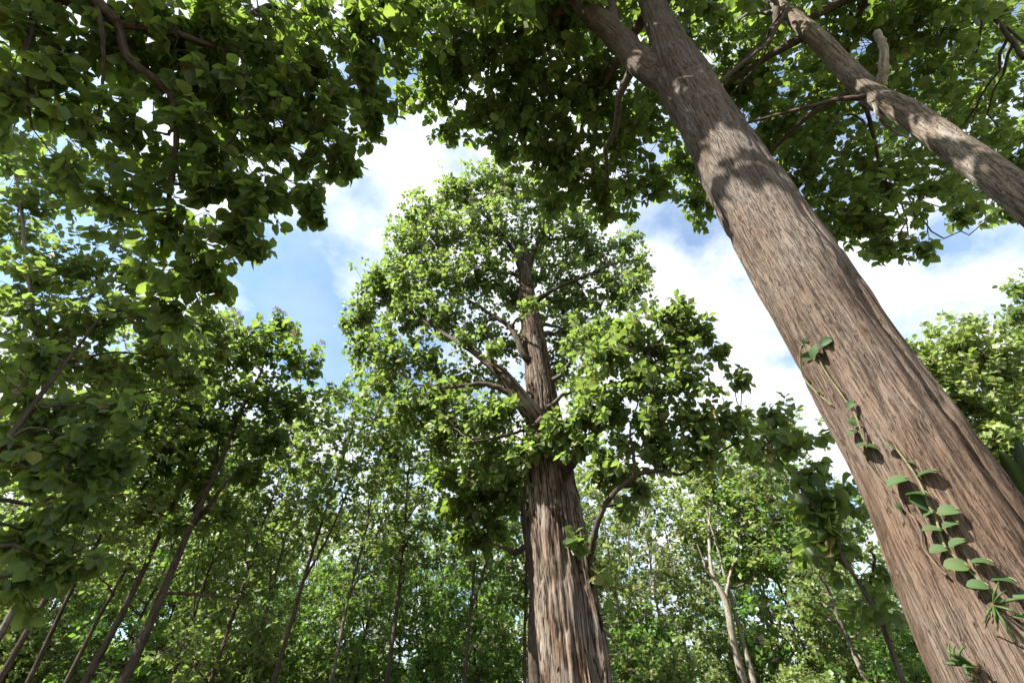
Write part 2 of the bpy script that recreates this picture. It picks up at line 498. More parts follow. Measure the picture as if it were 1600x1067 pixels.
def tufts(rng, LV, Q, A, length, pairs, droop=0.35, up=1.0):
    """Opposite pairs of leaves round each twig end Q, the twig pointing along A."""
    n = len(Q)
    ref = np.where(np.abs(A[:, 2:3]) < 0.9, np.array([[0, 0, 1.0]]), np.array([[1.0, 0, 0]]))
    x = unit(np.cross(A, ref)); y = np.cross(A, x)
    a0 = rng.random(n) * 6.28
    for k in range(pairs):
        for s in range(2):
            keep = rng.random(n) < 0.93
            a = a0 + k * math.pi / 2 + s * math.pi + rng.normal(0, .35, n)
            spread = 0.35 + 0.22 * k + rng.normal(0, .12, n)
            D = A * (1.0 - 0.25 * k)[..., None] if np.ndim(k) else A * (0.85 - 0.25 * k)
            D = D + (np.cos(a) * (spread + .45))[:, None] * x + (np.sin(a) * (spread + .45))[:, None] * y
            D = unit(D) + np.array([0, 0, -1.0]) * (droop * (0.5 + rng.random(n)))[:, None]
            D = unit(D)
            N = UP * up + rng.normal(0, .55, (n, 3)) - 0.25 * D
            N = unit(N - D * (N * D).sum(1, keepdims=True))
            Lq = length * (0.62 + 0.17 * k / max(pairs - 1, 1) + rng.random(n) * 0.5)
            P = Q - A * (k * 0.30 * length) + D * (0.10 * length)
            LV.add(P[keep], D[keep], N[keep], Lq[keep], (Lq * (0.37 + 0.08 * rng.random(n)))[keep])


def leaf_mesh(name, rng, LV, idx, temps, mat):
    Vs, Qs, tint, blade, off = [], [], [], [], 0
    pick = rng.integers(0, len(temps), len(idx))
    for k, (TV, TQ, TB) in enumerate(temps):
        ii = idx[pick == k]
        n = len(ii)
        if n == 0:
            continue
        P, D, N, L, Wd = LV.P[ii], LV.D[ii], LV.N[ii], LV.L[ii], LV.W[ii]
        S = np.cross(D, N)
        bend = (0.10 + 0.35 * rng.random(n))
        z = TV[None, :, 2] * 1.0 - bend[:, None] * TV[None, :, 1] ** 2
        V = P[:, None] + TV[None, :, 0, None] * Wd[:, None, None] * S[:, None] + TV[None, :, 1, None] * L[:, None, None] * D[:, None] \
            + (z * L[:, None] * 0.55)[..., None] * N[:, None]
        Vs.append(V.reshape(-1, 3))
        Qs.append((TQ[None] + (np.arange(n) * len(TV))[:, None, None] + off).reshape(-1, 4))
        tint.append(np.repeat(rng.random(n), len(TV)))
        blade.append(np.tile(TB, (n, 1)))
        off += n * len(TV)
    return make_mesh(name, np.concatenate(Vs), np.concatenate(Qs), None, mat, True,
                     {'tint': ('FLOAT', np.concatenate(tint)), 'blade': ('FLOAT_VECTOR', np.concatenate(blade))})


_part_mesh = {}


def leaf_parts(root, rng, LV, idx, mat, name='leaf'):
    """One object for each of these leaves; they share three blade meshes."""
    org = np.array(root.location)
    for i in idx:
        k = int(rng.integers(0, 3))
        key = (k, mat.name)
        if key not in _part_mesh:
            TV, TQ, TB = T_NEAR[k]
            V = TV.copy(); V[:, 2] = (V[:, 2] - (0.14 + .13 * k) * V[:, 1] ** 2) * 0.55
            _part_mesh[key] = make_mesh('leaf_blade', V, TQ, None, mat, True, {'tint': ('FLOAT', np.zeros(len(V))), 'blade': ('FLOAT_VECTOR', TB)})
        D, N, L, Wd = LV.D[i], LV.N[i], float(LV.L[i]), float(LV.W[i])
        S = np.cross(D, N); p = LV.P[i] - org
        o = bpy.data.objects.new(name, _part_mesh[key])
        o.parent = root
        o.matrix_basis = Matrix(((S[0] * Wd, D[0] * L, N[0] * L, p[0]), (S[1] * Wd, D[1] * L, N[1] * L, p[1]), (S[2] * Wd, D[2] * L, N[2] * L, p[2]), (0, 0, 0, 1)))
        COL.objects.link(o)


def largest(LV, most=300, cell=9.0):
    """Indices of the leaves that show largest in the photograph: in frame, nearest in their cell of the picture."""
    C = LV.P + LV.D * LV.L[:, None] * 0.5
    px, py, dp = project(C)
    ok = np.where((dp > 0.5) & (px > 6) & (px < 1594) & (py > 6) & (py < 1061))[0]
    if len(ok) == 0:
        return np.array([], int)
    ok = ok[np.argsort(dp[ok])]
    key = (px[ok] // cell).astype(int) * 1000 + (py[ok] // cell).astype(int)
    _, first = np.unique(key, return_index=True)
    ok = ok[np.sort(first)]
    size = LV.L[ok] / dp[ok]
    nrm = np.abs((LV.N[ok] * unit(EYE - C[ok])).sum(1))
    return ok[np.argsort(-size * (0.5 + nrm))][:most]


# ------------------------------------------------------------------ branches and crowns
def skeleton_points(polys):
    """Samples (x, y, z, radius) along polylines."""
    return np.vstack([resample(np.asarray(p, float), max(12, 6 * len(p))) for p in polys])


def clump_branch(rng, geo, LV, skel, c, r, n, leaf, pairs, rise=0.5, droop=.35, thick=1.0, group=7, twig_r=0.006, bias=2.4):
    """A limb from the nearest fitting point of the skeleton into one clump, with sub-branches, twigs and tufts of leaves."""
    c = np.asarray(c, float); r = np.broadcast_to(np.asarray(r, float), (3,))
    d = skel[:, :3] - c
    dist = np.linalg.norm(d, axis=1)
    hor = np.linalg.norm(d[:, :2], axis=1)
    cost = dist + 1.2 * np.maximum(0, d[:, 2] + rise * hor)
    a = skel[np.argmin(cost)]
    a, ra = a[:3], a[3]
    q = c + np.clip(rng.normal(size=(n, 3)) * .52, -1.25, 1.25) * r
    span = np.linalg.norm(c - a)
    mid = (a + c) / 2 + rng.normal(0, 0.10, 3) * span + UP * (0.10 * span * rise)
    limb = resample(np.vstack([a, mid, c]), 9)
    limb[1:-1] += rng.normal(0, 0.02, (7, 3)) * span
    r0 = min(ra * 0.75, (0.016 + 0.0085 * math.sqrt(n) + 0.008 * span) * thick)
    lr = np.linspace(r0, max(0.010 * thick, r0 * .3), 9)
    if span > 0.15:
        geo.tube(limb, lr, 7)
    g = max(1, n // group)
    seeds = q[rng.choice(n, g, replace=False)]
    own = np.argmin(((q[:, None] - seeds[None]) ** 2).sum(-1), 1)
    tw_a, tw_b, dirs_q = [], [], np.zeros((n, 3))
    for k in range(g):
        sel = np.where(own == k)[0]
        if len(sel) == 0:
            continue
        cen = q[sel].mean(0) * 0.75 + c * 0.25
        pd = np.linalg.norm(limb - cen, axis=1) + np.linspace(.25, 0, 9) * span
        j = int(np.argmin(pd[3:])) + 3
        b = limb[j]
        m = (b + cen) / 2 + rng.normal(0, .12, 3) * np.linalg.norm(cen - b)
        sub = resample(np.vstack([b, m, cen]), 5)
        geo.tube(sub, np.linspace(max(lr[j] * .6, twig_r * 1.6), twig_r * 1.2, 5), 5)
        ends = q[sel]
        st = sub[rng.integers(2, 5, len(sel))]
        tw_a.append(st); tw_b.append(ends)
        dirs_q[sel] = unit(ends - st + 0.35 * (ends - c) + rng.normal(0, .12, (len(sel), 3)) + np.array([0, 0, 0.05]))
    A_, B_ = np.vstack(tw_a), np.vstack(tw_b)
    M_ = (A_ + B_) / 2 + rng.normal(0, .05, A_.shape) * np.linalg.norm(B_ - A_, axis=1, keepdims=True) * 2
    geo.sticks(A_, M_, twig_r * 1.2, twig_r); geo.sticks(M_, B_, twig_r, twig_r * .7)
    tufts(rng, LV, q, dirs_q, leaf, pairs, droop)
    return q


def blossoms(rng, Q, size=0.35):
    """Upright branching sprays of tiny flowers."""
    g = Geo()
    for p in Q:
        base = p + np.array([0, 0, 0.05])
        tips, st = [], []
        for k in range(14):
            h = size * (0.35 + .65 * k / 14)
            a = k * 2.4
            root = base + np.array([0, 0, h * .75])
            tip = root + np.array([math.cos(a), math.sin(a), .35]) * size * (.55 - .03 * k) * (.6 + .5 * rng.random())
            st.append(root); tips.append(tip)
        g.sticks(np.array([base]), np.array([base + np.array([0, 0, size])]), .006, .004)
        g.sticks(np.array(st), np.array(tips), .004, .012)
        t = np.repeat(np.array(tips), 3, 0) + rng.normal(0, .03, (42, 3))
        g.sticks(t, t + rng.normal(0, .028, (42, 3)), .012, .004)
    return g.mesh('blossom', BLOSSOM)


def local(mesh_geo, org):
    mesh_geo.V = [v - org for v in mesh_geo.V]
    return mesh_geo


def leafy(root, rng, LV, mat, temps, parts=True, most=300, keep_front=None):
    """Crown of a unique tree: its largest leaves as parts, the rest as one joined part."""
    LV.pack()
    org = np.array(root.location)
    n = len(LV.P)
    big = largest(LV, most) if parts else np.array([], int)
    rest = np.setdiff1d(np.arange(n), big)
    LV2 = Leaves(); LV2.P, LV2.D, LV2.N, LV2.L, LV2.W = LV.P - org, LV.D, LV.N, LV.L, LV.W
    o = link('crown', leaf_mesh('crown', rng, LV2, rest, temps, mat), root)
    if parts:
        o['kind'] = 'stuff'
        leaf_parts(root, rng, LV, big, mat)
    return n


def bole_disp(rng, n, sides, length, girth, amp_fine, amp_plate, flute=0.0, flute_n=9, flare=0.0):
    """Radial relief of bark: long fibres, plates and (low down) flutes; n rings over length metres, girth = radius."""
    b, a = np.meshgrid(np.linspace(0, 1, n), np.arange(sides) / sides, indexing='ij')
    circ = 2 * math.pi * girth
    tw = a + 0.02 * np.sin(b * 9) + 0.015 * vnoise(rng, a, b, 5, 12)
    fib = vnoise(rng, tw % 1, b, int(circ / .022), int(length / .22)) - .5
    fib2 = vnoise(rng, tw % 1, b, int(circ / .045), int(length / .5)) - .5
    pl = np.abs(vnoise(rng, tw % 1, b, int(circ / .11) + 3, int(length / .7)) - .5) * 2
    d = amp_fine * (fib + 1.2 * fib2) - amp_plate * np.clip(0.22 - pl, 0, 1) * 3.5
    d += min(.035, girth * .1) * (vnoise(rng, a, b, 5, max(3, int(length / 1.0))) - .5) + min(.02, girth * .06) * (vnoise(rng, a, b, 9, max(3, int(length / .35))) - .5)
    if flute:
        ph = vnoise(rng, a, b * 0 + .5, 7, 2) * 0.13 + 0.01 * np.sin(b * 7)
        f = np.abs(np.sin(math.pi * (a + ph) * flute_n))
        low = np.clip(1.25 - b * 1.5, 0.12, 1) 
        d += flute * low * (np.sqrt(f) - 0.65)
    return d

# ------------------------------------------------------------------ the setting
g = Geo()
gx = np.concatenate([np.linspace(-400, -60, 12), np.linspace(-50, 50, 60), np.linspace(60, 400, 12)])
XX, YY = np.meshgrid(gx, gx, indexing='ij')
rg = np.random.default_rng(5)
ZZ = 0.10 * np.sin(XX * .31 + 1) * np.sin(YY * .27) + 0.05 * np.sin(XX * .83) * np.sin(YY * .71 + 2) - 0.08
nn = len(gx)
i, j = np.meshgrid(np.arange(nn - 1), np.arange(nn - 1), indexing='ij')
g.add(np.stack([XX, YY, ZZ], -1).reshape(-1, 3), np.stack([i * nn + j, (i + 1) * nn + j, (i + 1) * nn + j + 1, i * nn + j + 1], -1).reshape(-1, 4))
link('ground', g.mesh('ground', SOIL), kind='structure')

# short grass round the camera and under the trees
rg = np.random.default_rng(6)
n = 26000
ang = rg.random(n) * 6.283; rad = 1.2 + 28 * np.sqrt(rg.random(n))
A = np.stack([np.cos(ang) * rad, np.sin(ang) * rad + 8, np.full(n, -.15)], 1)
B = A + np.stack([rg.normal(0, .12, n), rg.normal(0, .12, n), .25 + .3 * rg.random(n)], 1)
g = Geo()
side = unit(np.cross(B - A, rg.normal(size=(n, 3)))) * 0.008
V = np.stack([A - side, A + side, B], 1).reshape(-1, 3)
g.add(V, None, np.arange(3 * n).reshape(-1, 3))
link('grass', g.mesh('grass', GRASS), kind='stuff', label='grass and weeds under the trees')

# ------------------------------------------------------------------ hero tree on the right with the climbing vine
R_X, R_Y = 2.325, 2.51
R_PROF = [(-0.3, .62), (0.3, .51), (0.8, .41), (1.6, .352), (2.4, .320), (3.2, .304), (5.0, .308), (6.5, .312), (7.6, .328), (8.3, .335), (8.8, .30), (9.4, .255), (10.9, .20), (12.4, .15), (14, .07)]


def r_radius(z):
    return np.interp(z, [p[0] for p in R_PROF], [p[1] for p in R_PROF])


rng = np.random.default_rng(11)
root = thing('teak_tree', 'thick brown forked trunk leaning across the right side with a vine climbing it', 'tree', (R_X, R_Y, 0))
org = np.array([R_X, R_Y, 0])
NZ, NS = 760, 200
zz = np.linspace(-0.3, 14.0, NZ)
hx = np.interp(zz, [8.2, 9.4, 10.9, 12.4, 14], [0, .02, .03, .16, .5]); hy = np.interp(zz, [8.2, 9.4, 10.9, 12.4, 14], [0, -.06, -.2, -.3, -.25])
ker = np.hanning(41) / np.hanning(41).sum()
hx, hy = (np.convolve(np.pad(h, 20, mode='edge'), ker, 'valid') for h in (hx, hy))
P = np.stack([R_X + 0.02 * np.sin(zz * .8) + hx, R_Y + 0.02 * np.cos(zz * .7) + hy, zz], 1)
disp = bole_disp(rng, NZ, NS, 14.3, .36, .012, .014, flute=.05, flute_n=6) * np.clip(r_radius(zz)[:, None] / .32, .2, 1)
# knots and wounds near the fork
for (kz, ka, kr, kd) in ((7.05, 3.9, .10, -.035), (6.55, 4.2, .07, -.045), (6.9, 4.6, .12, .02), (7.5, 4.4, .18, .025), (4.2, 4.9, .09, .012), (3.1, 4.2, .08, -.012)):
    th = np.arange(NS) * 2 * math.pi / NS
    dth = (th - ka + math.pi) % (2 * math.pi) - math.pi
    disp += kd * np.exp(-((zz[:, None] - kz) ** 2 / (2 * kr * kr) + (dth[None] * .35) ** 2 / (2 * (kr * .6) ** 2)))
g = Geo()
g.tube(P, r_radius(zz), NS, disp)
link('trunk', local(g, org).mesh('trunk', BARK_R), root)
fork = np.array([R_X, R_Y, 8.45])
limbs_r = [
    [(*fork, .33), (R_X + .02, R_Y - .05, 9.4, .27), (2.36, 2.30, 10.9, .21), (2.5, 2.2, 12.4, .16), (2.9, 2.3, 14, .09)],
    [(R_X - .05, R_Y, 8.2, .25), (*at(1005, 100, 7.05), .215), (*at(962, 55, 7.6), .185), (*at(905, 5, 8.3), .165), (*at(850, -50, 8.9), .13), (*at(760, -110, 9.6), .10)],
    [(*at(960, 50, 7.6), .10), (*at(955, 10, 8.0), .09), (*at(948, -40, 8.5), .06)],
    [(*at(1100, 150, 6.5), .05), (*at(1140, 115, 7.0), .032), (*at(1200, 65, 7.6), .028), (*at(1230, 10, 8.4), .02)],
    [(2.36, 2.30, 10.9, .10), (2.0, 3.4, 11.3, .06), (1.6, 4.4, 11.5, .025), (1.3, 5.2, 11.2, .03)],
    [(*at(905, 5, 8.3), .09), (*at(830, 40, 8.9), .05), (*at(760, 90, 9.4), .03), (*at(720, 150, 9.8), .015)],
    [(2.36, 2.3, 10.9, .14), (3.3, 1.4, 11.6, .10), (4.3, .2, 12.2, .05)],
    [(*at(850, -50, 8.9), .12), (.2, 1.4, 11.8, .08), (-.6, .3, 12.0, .04)],
]
for k, p in enumerate(limbs_r):
    if k == 0:
        continue
    q = resample(np.array(p), 40)
    g = Geo()
    s = 40 if k < 2 else 14
    dsp = None
    if k < 2:
        dsp = bole_disp(rng, 40, s, 4.0, .22, .012, .01)
    q[:, :3] += rng.normal(0, .006, (40, 3))
    g.tube(q[:, :3], q[:, 3], s, dsp)
    link('branch', local(g, org).mesh('branch', BARK_R if k < 3 else BARK_D), root)
skel = skeleton_points(limbs_r)
LV = Leaves()
clumps_r = [  # px, py, depth, radius, tufts
    (650, 30, 10.0, 1.0, 46), (700, 90, 9.8, 1.05, 52), (690, 150, 10.2, .75, 30), (755, 190, 10.2, .70, 26), (765, 30, 9.2, 1.1, 56), (790, 110, 9.6, 1.1, 56),
    (830, 170, 9.6, 1.0, 50), (850, 240, 9.6, .85, 36), (905, 275, 9.6, .85, 38), (880, 60, 9.2, 1.1, 56), (920, 140, 9.6, 1.1, 58), (960, 215, 9.8, 1.05, 52), (945, 310, 9.6, .45, 14),
    (1000, 285, 10.0, .7, 26), (1010, 180, 10.6, 1.1, 50), (1065, 265, 11.0, .75, 26), (1090, 325, 11.0, .45, 12), (700, 200, 10.4, .35, 7), (1080, 60, 10.5, 1.1, 50), (940, 20, 10.5, 1.2, 50), (1130, 150, 10.8, 1.1, 50),
    (860, 325, 9.8, .30, 6), (780, 240, 10.3, .28, 5), (1130, 250, 11.5, .9, 30), (725, 15, 10.6, 1.1, 44), (830, 15, 10.4, 1.1, 44),
]
parts_done = 0
for (px, py, dp, r, n) in clumps_r:
    g = Geo()
    clump_branch(rng, g, LV, skel, at(px, py, dp), (r, r, r * .8), int(n * 1.5), .187, 4, rise=0.1, droop=.6, twig_r=.007)
    link('branch', local(g, org).mesh('branch', TWIG), root)
for c in ((2.6, 2.6, 13.6), (4.2, .3, 12.6), (.2, 1.2, 12.4), (2.2, .6, 13.2), (-.7, .4, 12.3), (3.8, 2.0, 12.8), (1.0, 2.6, 13.0), (-.9, 1.4, 11.3), (-.1, 1.7, 11.2), (-1.7, 1.15, 11.5), (.6, 1.9, 12.0)):   # the crown goes on above the frame, clumps added sunward to dapple the trunk
    g = Geo()
    clump_branch(rng, g, LV, skel, c, 1.2, 40, .25, 4, rise=.2)
    link('branch', local(g, org).mesh('branch', TWIG), root)
leafy(root, rng, LV, LEAF, T_MID)

# ------------------------------------------------------------------ second trunk at the right edge
rng = np.random.default_rng(12)
T2 = np.array([5.62, 2.9, 0])
root = thing('teak_tree', 'slender grey trunk slanting in the top right corner, bare branch stubs on it', 'tree', T2)
tp = resample(np.array([(5.64, 2.88, -.2, .29), (5.62, 2.9, .8, .235), (5.60, 2.87, 4, .185), (5.62, 2.86, 6, .175), (5.66, 2.95, 8.2, .163), (5.60, 3.02, 9.2, .163), (5.56, 2.9, 10.8, .155), (5.5, 2.85, 12.7, .13), (5.5, 2.9, 14.5, .08)]), 260)
g = Geo()
g.tube(tp[:, :3], tp[:, 3], 90, bole_disp(rng, 260, 90, 14.7, .23, .010, .012))
link('trunk', local(g, T2).mesh('trunk', BARK_S), root)
limbs_2 = [
    [(*at(1372, 150, 7.0), .06), (*at(1335, 153, 7.1), .04), (*at(1290, 160, 7.4), .035), (*at(1220, 178, 7.9), .026), (*at(1150, 198, 8.4), .02)],
    [(*at(1376, 132, 7.0), .075), (*at(1381, 105, 6.95), .07), (*at(1380, 75, 7.0), .06), (*at(1371, 50, 7.05), .052)],
    [(*at(1364, 158, 6.9), .035), (*at(1376, 185, 6.8), .028), (*at(1395, 205, 6.9), .02), (*at(1425, 218, 7.1), .01)],
    [(*at(1215, 15, 9.0), .07), (*at(1205, 55, 8.8), .055), (*at(1170, 90, 8.6), .045), (*at(1118, 132, 8.6), .03)],
    [(*at(1600, 90, 8.0), .04), (*at(1540, 10, 9.2), .035), (*at(1500, -30, 9.8), .03)],
    [(5.6, 2.9, 10.8, .09), (6.6, 3.6, 10.9, .05), (7.4, 4.5, 10.8, .035), (7.9, 5.3, 10.4, .025)],
    [(5.62, 2.95, 9.4, .07), (5.4, 4.0, 10.2, .04), (5.2, 4.9, 10.4, .028), (5.1, 5.6, 10.3, .015)],
    [(5.6, 2.9, 11.5, .09), (4.8, 3.8, 12.0, .05), (4.2, 4.6, 12.0, .04)],
    [(5.5, 2.9, 12.0, .1), (7.2, 2.4, 12.4, .06), (8.6, 2.4, 12.2, .03)],
]
for k, p in enumerate(limbs_2):
    q = resample(np.array(p), 24)
    q[:, :3] += rng.normal(0, .006, (24, 3))
    g = Geo(); g.tube(q[:, :3], q[:, 3], 12)
    link('branch', local(g, T2).mesh('branch', BARK_P if k in (1, 2) else BARK_D), root)
skel = skeleton_points(limbs_2[3:])
LV = Leaves()
clumps_2 = [
    (1180, 120, 10.5, 1.1, 50), (1195, 215, 10.4, 1.05, 48), (1260, 270, 9.9, 1.0, 46), (1300, 335, 9.5, .7, 28), (1360, 345, 9.2, .6, 22), (1390, 385, 9.0, .40, 11), (1440, 390, 9.0, .26, 5),
    (1290, 180, 10.4, 1.1, 50), (1370, 260, 9.9, 1.05, 48), (1440, 310, 9.6, .8, 30), (1480, 225, 10.3, 1.05, 44), (1555, 260, 10.6, .95, 34), (1540, 150, 10.9, 1.1, 40), (1600, 200, 11.2, 1.0, 34),
    (1420, 120, 10.2, 1.15, 50), (1320, 50, 9.6, 1.1, 48), (1410, 40, 9.2, 1.1, 48), (1500, 60, 10.2, 1.2, 46), (1585, 50, 11.0, 1.2, 40), (1240, 30, 11.2, 1.2, 46), (1160, 20, 11.5, 1.2, 46), (1270, 110, 11.5, 1.1, 40), (1580, 320, 11.5, .6, 16),
    (1220, 320, 10.6, .5, 16), (1430, 190, 11.5, 1.1, 36), (1500, 330, 10.5, .4, 9),
]
for (px, py, dp, r, n) in clumps_2:
    g = Geo()
    clump_branch(rng, g, LV, skel, at(px, py, dp), (r, r, r * .8), int(n * 1.5), .187, 4, rise=0.1, droop=.6, twig_r=.007)
    link('branch', local(g, T2).mesh('branch', TWIG), root)
for c in ((7, 1.5, 12.6), (5.5, 2.5, 14.4), (8.6, 2.6, 12.6)):
    g = Geo()
    clump_branch(rng, g, LV, skel, c, 1.3, 50, .25, 4, rise=.2)
    link('branch', local(g, T2).mesh('branch', TWIG), root)
leafy(root, rng, LV, LEAF, T_MID)

# ------------------------------------------------------------------ the giant in the middle
rng = np.random.default_rng(13)
T3 = np.array([1.10, 10.0, 0])
root = thing('teak_tree', 'giant teak in the middle with fluted sunlit trunk and full round crown', 'tree', T3)
C_PATH = np.array([(1.19, 10, -.2, .86), (1.17, 10, .6, .70), (1.135, 10, 1.6, .60), (1.03, 10, 3.5, .56), (.91, 10, 5.5, .52), (.80, 10, 7.2, .45), (.74, 10, 8.4, .37), (.62, 10, 10, .32), (.49, 10, 11.4, .27), (.42, 10, 12.8, .17), (.35, 10, 14.5, .08)])
tp = resample(C_PATH, 460)
g = Geo()
cd = bole_disp(rng, 460, 200, 14.7, .6, .026, .055, flute=.14, flute_n=7) * np.clip(tp[:, 3:4] / .5, .25, 1.1)
cth = np.arange(200) * 2 * math.pi / 200
for (c0, wd, hgt_) in ((5.02, .10, .04), (5.36, .12, -.15), (5.64, .08, .05), (5.86, .10, -.12), (6.12, .12, .05), (4.45, .04, -.04)):      # buttress ribs and the deep folds between them
    dth = (cth[None] - c0 - .05 * np.sin(tp[:, 2:3] * 1.3) + math.pi) % (2 * math.pi) - math.pi
    cd += hgt_ * np.exp(-dth ** 2 / (2 * wd * wd)) * np.clip(1.25 - tp[:, 2:3] / 7.0, 0, 1)
g.tube(tp[:, :3], tp[:, 3], 200, cd)
link('trunk', local(g, T3).mesh('trunk', BARK_C), root)
limbs_c = [
    [(.86, 9.9, 6.9, .32), (*at(815, 625, 11.0), .20), (*at(790, 590, 11.3), .15), (*at(748, 556, 11.9), .09), (*at(700, 525, 12.7), .055), (*at(650, 495, 13.6), .035), (*at(600, 470, 14.6), .03)],
    [(.70, 9.9, 9.0, .13), (*at(818, 555, 12.3), .10), (*at(800, 515, 12.9), .075), (*at(765, 490, 13.5), .055), (*at(705, 452, 14.6), .035), (*at(660, 430, 15.3), .03)],
    [(.50, 10, 11.2, .12), (*at(865, 452, 14.0), .07), (*at(905, 436, 14.5), .045), (*at(960, 412, 15.2), .03), (*at(1000, 405, 15.6), .02)],
    [(.45, 10, 12.2, .12), (*at(800, 390, 15.4), .08), (*at(760, 340, 16.3), .05), (*at(720, 310, 17), .03)],
    [(.42, 10, 12.8, .12), (*at(840, 380, 15.8), .08), (*at(860, 340, 16.5), .05)],
    [(*at(915, 890, 9.2), .10), (*at(926, 850, 8.9), .065), (*at(934, 815, 8.8), .055), (*at(955, 775, 8.75), .05), (*at(990, 745, 8.8), .045), (*at(1030, 735, 8.85), .04), (*at(1065, 740, 8.9), .03), (*at(1110, 715, 9.1), .025), (*at(1170, 680, 9.5), .015)],
    [(*at(885, 735, 10.2), .12), (*at(905, 710, 9.9), .09), (*at(930, 680, 9.7), .08), (*at(965, 630, 9.7), .06), (*at(1000, 570, 9.9), .04), (*at(1040, 520, 10.2), .02)],
    [(*at(990, 742, 8.8), .04), (*at(990, 710, 8.9), .03), (*at(985, 670, 9.1), .02), (*at(1000, 620, 9.3), .015)],
    [(*at(815, 625, 11.0), .10), (*at(760, 600, 11.2), .06), (*at(700, 605, 11.5), .04), (*at(640, 600, 12.0), .02)],
    [(.80, 9.6, 7.3, .09), (*at(835, 665, 10.4), .05), (*at(790, 680, 10.2), .03), (*at(740, 690, 10.2), .02)],
    [(*at(808, 860, 9.8), .001), (*at(840, 850, 9.6), .03), (*at(855, 880, 9.4), .03)],
]
for k, p in enumerate(limbs_c[:-1]):
    q = resample(np.array(p), 36)
    q[:, :3] += rng.normal(0, .008, (36, 3))
    s = 36 if k == 0 else 12
    g = Geo(); g.tube(q[:, :3], q[:, 3], s, bole_disp(rng, 36, s, 5, .2, .02, .02) * np.clip(q[:, 3:4] / .25, .1, 1) if k == 0 else None)
    link('branch', local(g, T3).mesh('branch', BARK_C if k in (0, 2) else BARK_D), root)
skel_all = skeleton_points(limbs_c[:-1] + [C_PATH[5:]])
LV = Leaves()
tops = []
clumps_c = [  # px, py, depth, radius, tufts, leaf
    (725, 305, 16.8, 1.0, 52), (790, 290, 16.8, 1.05, 56), (850, 315, 16.6, 1.0, 50), (660, 345, 16.4, 1.0, 48), (640, 385, 16.0, .9, 42), (700, 375, 15.8, 1.2, 60), (770, 360, 15.6, 1.2, 62), (845, 380, 16.2, 1.15, 58),
    (905, 365, 16.4, .8, 34), (930, 400, 16.2, .9, 38), (975, 385, 16.2, .65, 20), (1000, 415, 15.8, .5, 14), (590, 450, 15.0, .75, 32), (565, 490, 14.6, .7, 28), (575, 540, 14.0, .7, 28), (620, 450, 15.0, .9, 42),
    (670, 440, 14.8, 1.0, 48), (730, 440, 14.6, 1.0, 48), (640, 500, 14.0, .9, 42), (700, 500, 13.8, .85, 34), (610, 560, 13.2, .75, 30), (660, 560, 13.0, .75, 26), (600, 600, 13.0, .5, 15), (770, 420, 14.8, .9, 36), (880, 430, 15.6, .9, 36),
    (920, 470, 15.4, .9, 34), (870, 480, 15.4, .8, 30), (970, 470, 15.4, .5, 14), (800, 470, 15.6, .8, 26), (755, 520, 14.2, .6, 18), (690, 620, 11.8, .75, 34), (640, 640, 12.2, .7, 28), (730, 660, 11.4, .75, 36), (690, 690, 11.6, .6, 22),
    (770, 650, 10.8, .6, 26), (765, 705, 10.6, .55, 24), (835, 700, 9.95, .38, 14), (872, 668, 10.0, .36, 12), (810, 720, 10.2, .4, 14), (915, 600, 11.2, .5, 18), (920, 530, 11.5, .7, 26), (740, 740, 11.0, .35, 9),
    (770, 590, 13.2, .6, 14), (800, 540, 14.0, .6, 14), (870, 570, 13.6, .8, 26), (890, 520, 14.2, .8, 26), (940, 510, 14.0, .7, 22), (990, 450, 14.0, .6, 16), (720, 590, 13.0, .6, 18), (680, 640, 12.6, .7, 22), (830, 430, 15.6, .5, 10), (960, 440, 14.8, .7, 22), (830, 480, 12.6, .3, 5), (770, 545, 11.4, .3, 5), (730, 530, 12.2, .35, 7), (790, 640, 10.6, .35, 8),
    (540, 510, 14.8, .3, 6), (620, 415, 15.6, .5, 14), (695, 300, 17, .5, 12), (765, 280, 17.2, .4, 8), (900, 330, 16.8, .45, 10),
]
for (px, py, dp, r, n) in clumps_c:
    g = Geo()
    q = clump_branch(rng, g, LV, skel_all, at(px, py, dp), (r, r, r * .85), int(n * 2.3), .165, 4, rise=0.35, droop=.3, group=9)
    link('branch', local(g, T3).mesh('branch', TWIG), root)
    if py < 400:
        tops.append(q[q[:, 2] > q[:, 2].mean() + .3])
skel_low = skeleton_points(limbs_c[5:8])
clumps_cl = [
    (950, 560, 10.2, .65, 30), (985, 520, 10.4, .55, 24), (1040, 500, 10.4, .5, 20), (1060, 480, 10.4, .25, 6), (1095, 515, 10.2, .38, 12), (1125, 550, 10.0, .22, 5), (1000, 600, 9.8, .65, 32), (940, 640, 9.6, .6, 30), (1015, 660, 9.4, .6, 30), (1070, 595, 9.6, .55, 24),
    (1090, 655, 9.3, .5, 22), (1150, 655, 9.3, .4, 15), (1215, 655, 9.4, .38, 12), (1155, 595, 9.6, .22, 5), (965, 715, 9.2, .5, 20), (1040, 715, 9.0, .45, 18), (905, 690, 9.7, .45, 18), (1105, 705, 9.1, .42, 15), (975, 790, 8.9, .25, 7), (1010, 545, 10.6, .6, 22),
    (1180, 700, 9.4, .32, 9), (1235, 690, 9.5, .25, 6), (905, 650, 9.9, .45, 16), (945, 740, 9.3, .35, 11), (1060, 550, 10.2, .5, 18), (1000, 760, 8.9, .25, 6),
]
for (px, py, dp, r, n) in clumps_cl:
    g = Geo()
    clump_branch(rng, g, LV, skel_low, at(px, py, dp), (r, r, r * .85), int(n * 1.7), .19, 4, rise=0.2, droop=.35)
    link('branch', local(g, T3).mesh('branch', TWIG), root)
trunk_skel = np.array([(*at(893, 850, 8.95), .05), (*at(905, 860, 8.9), .05)])
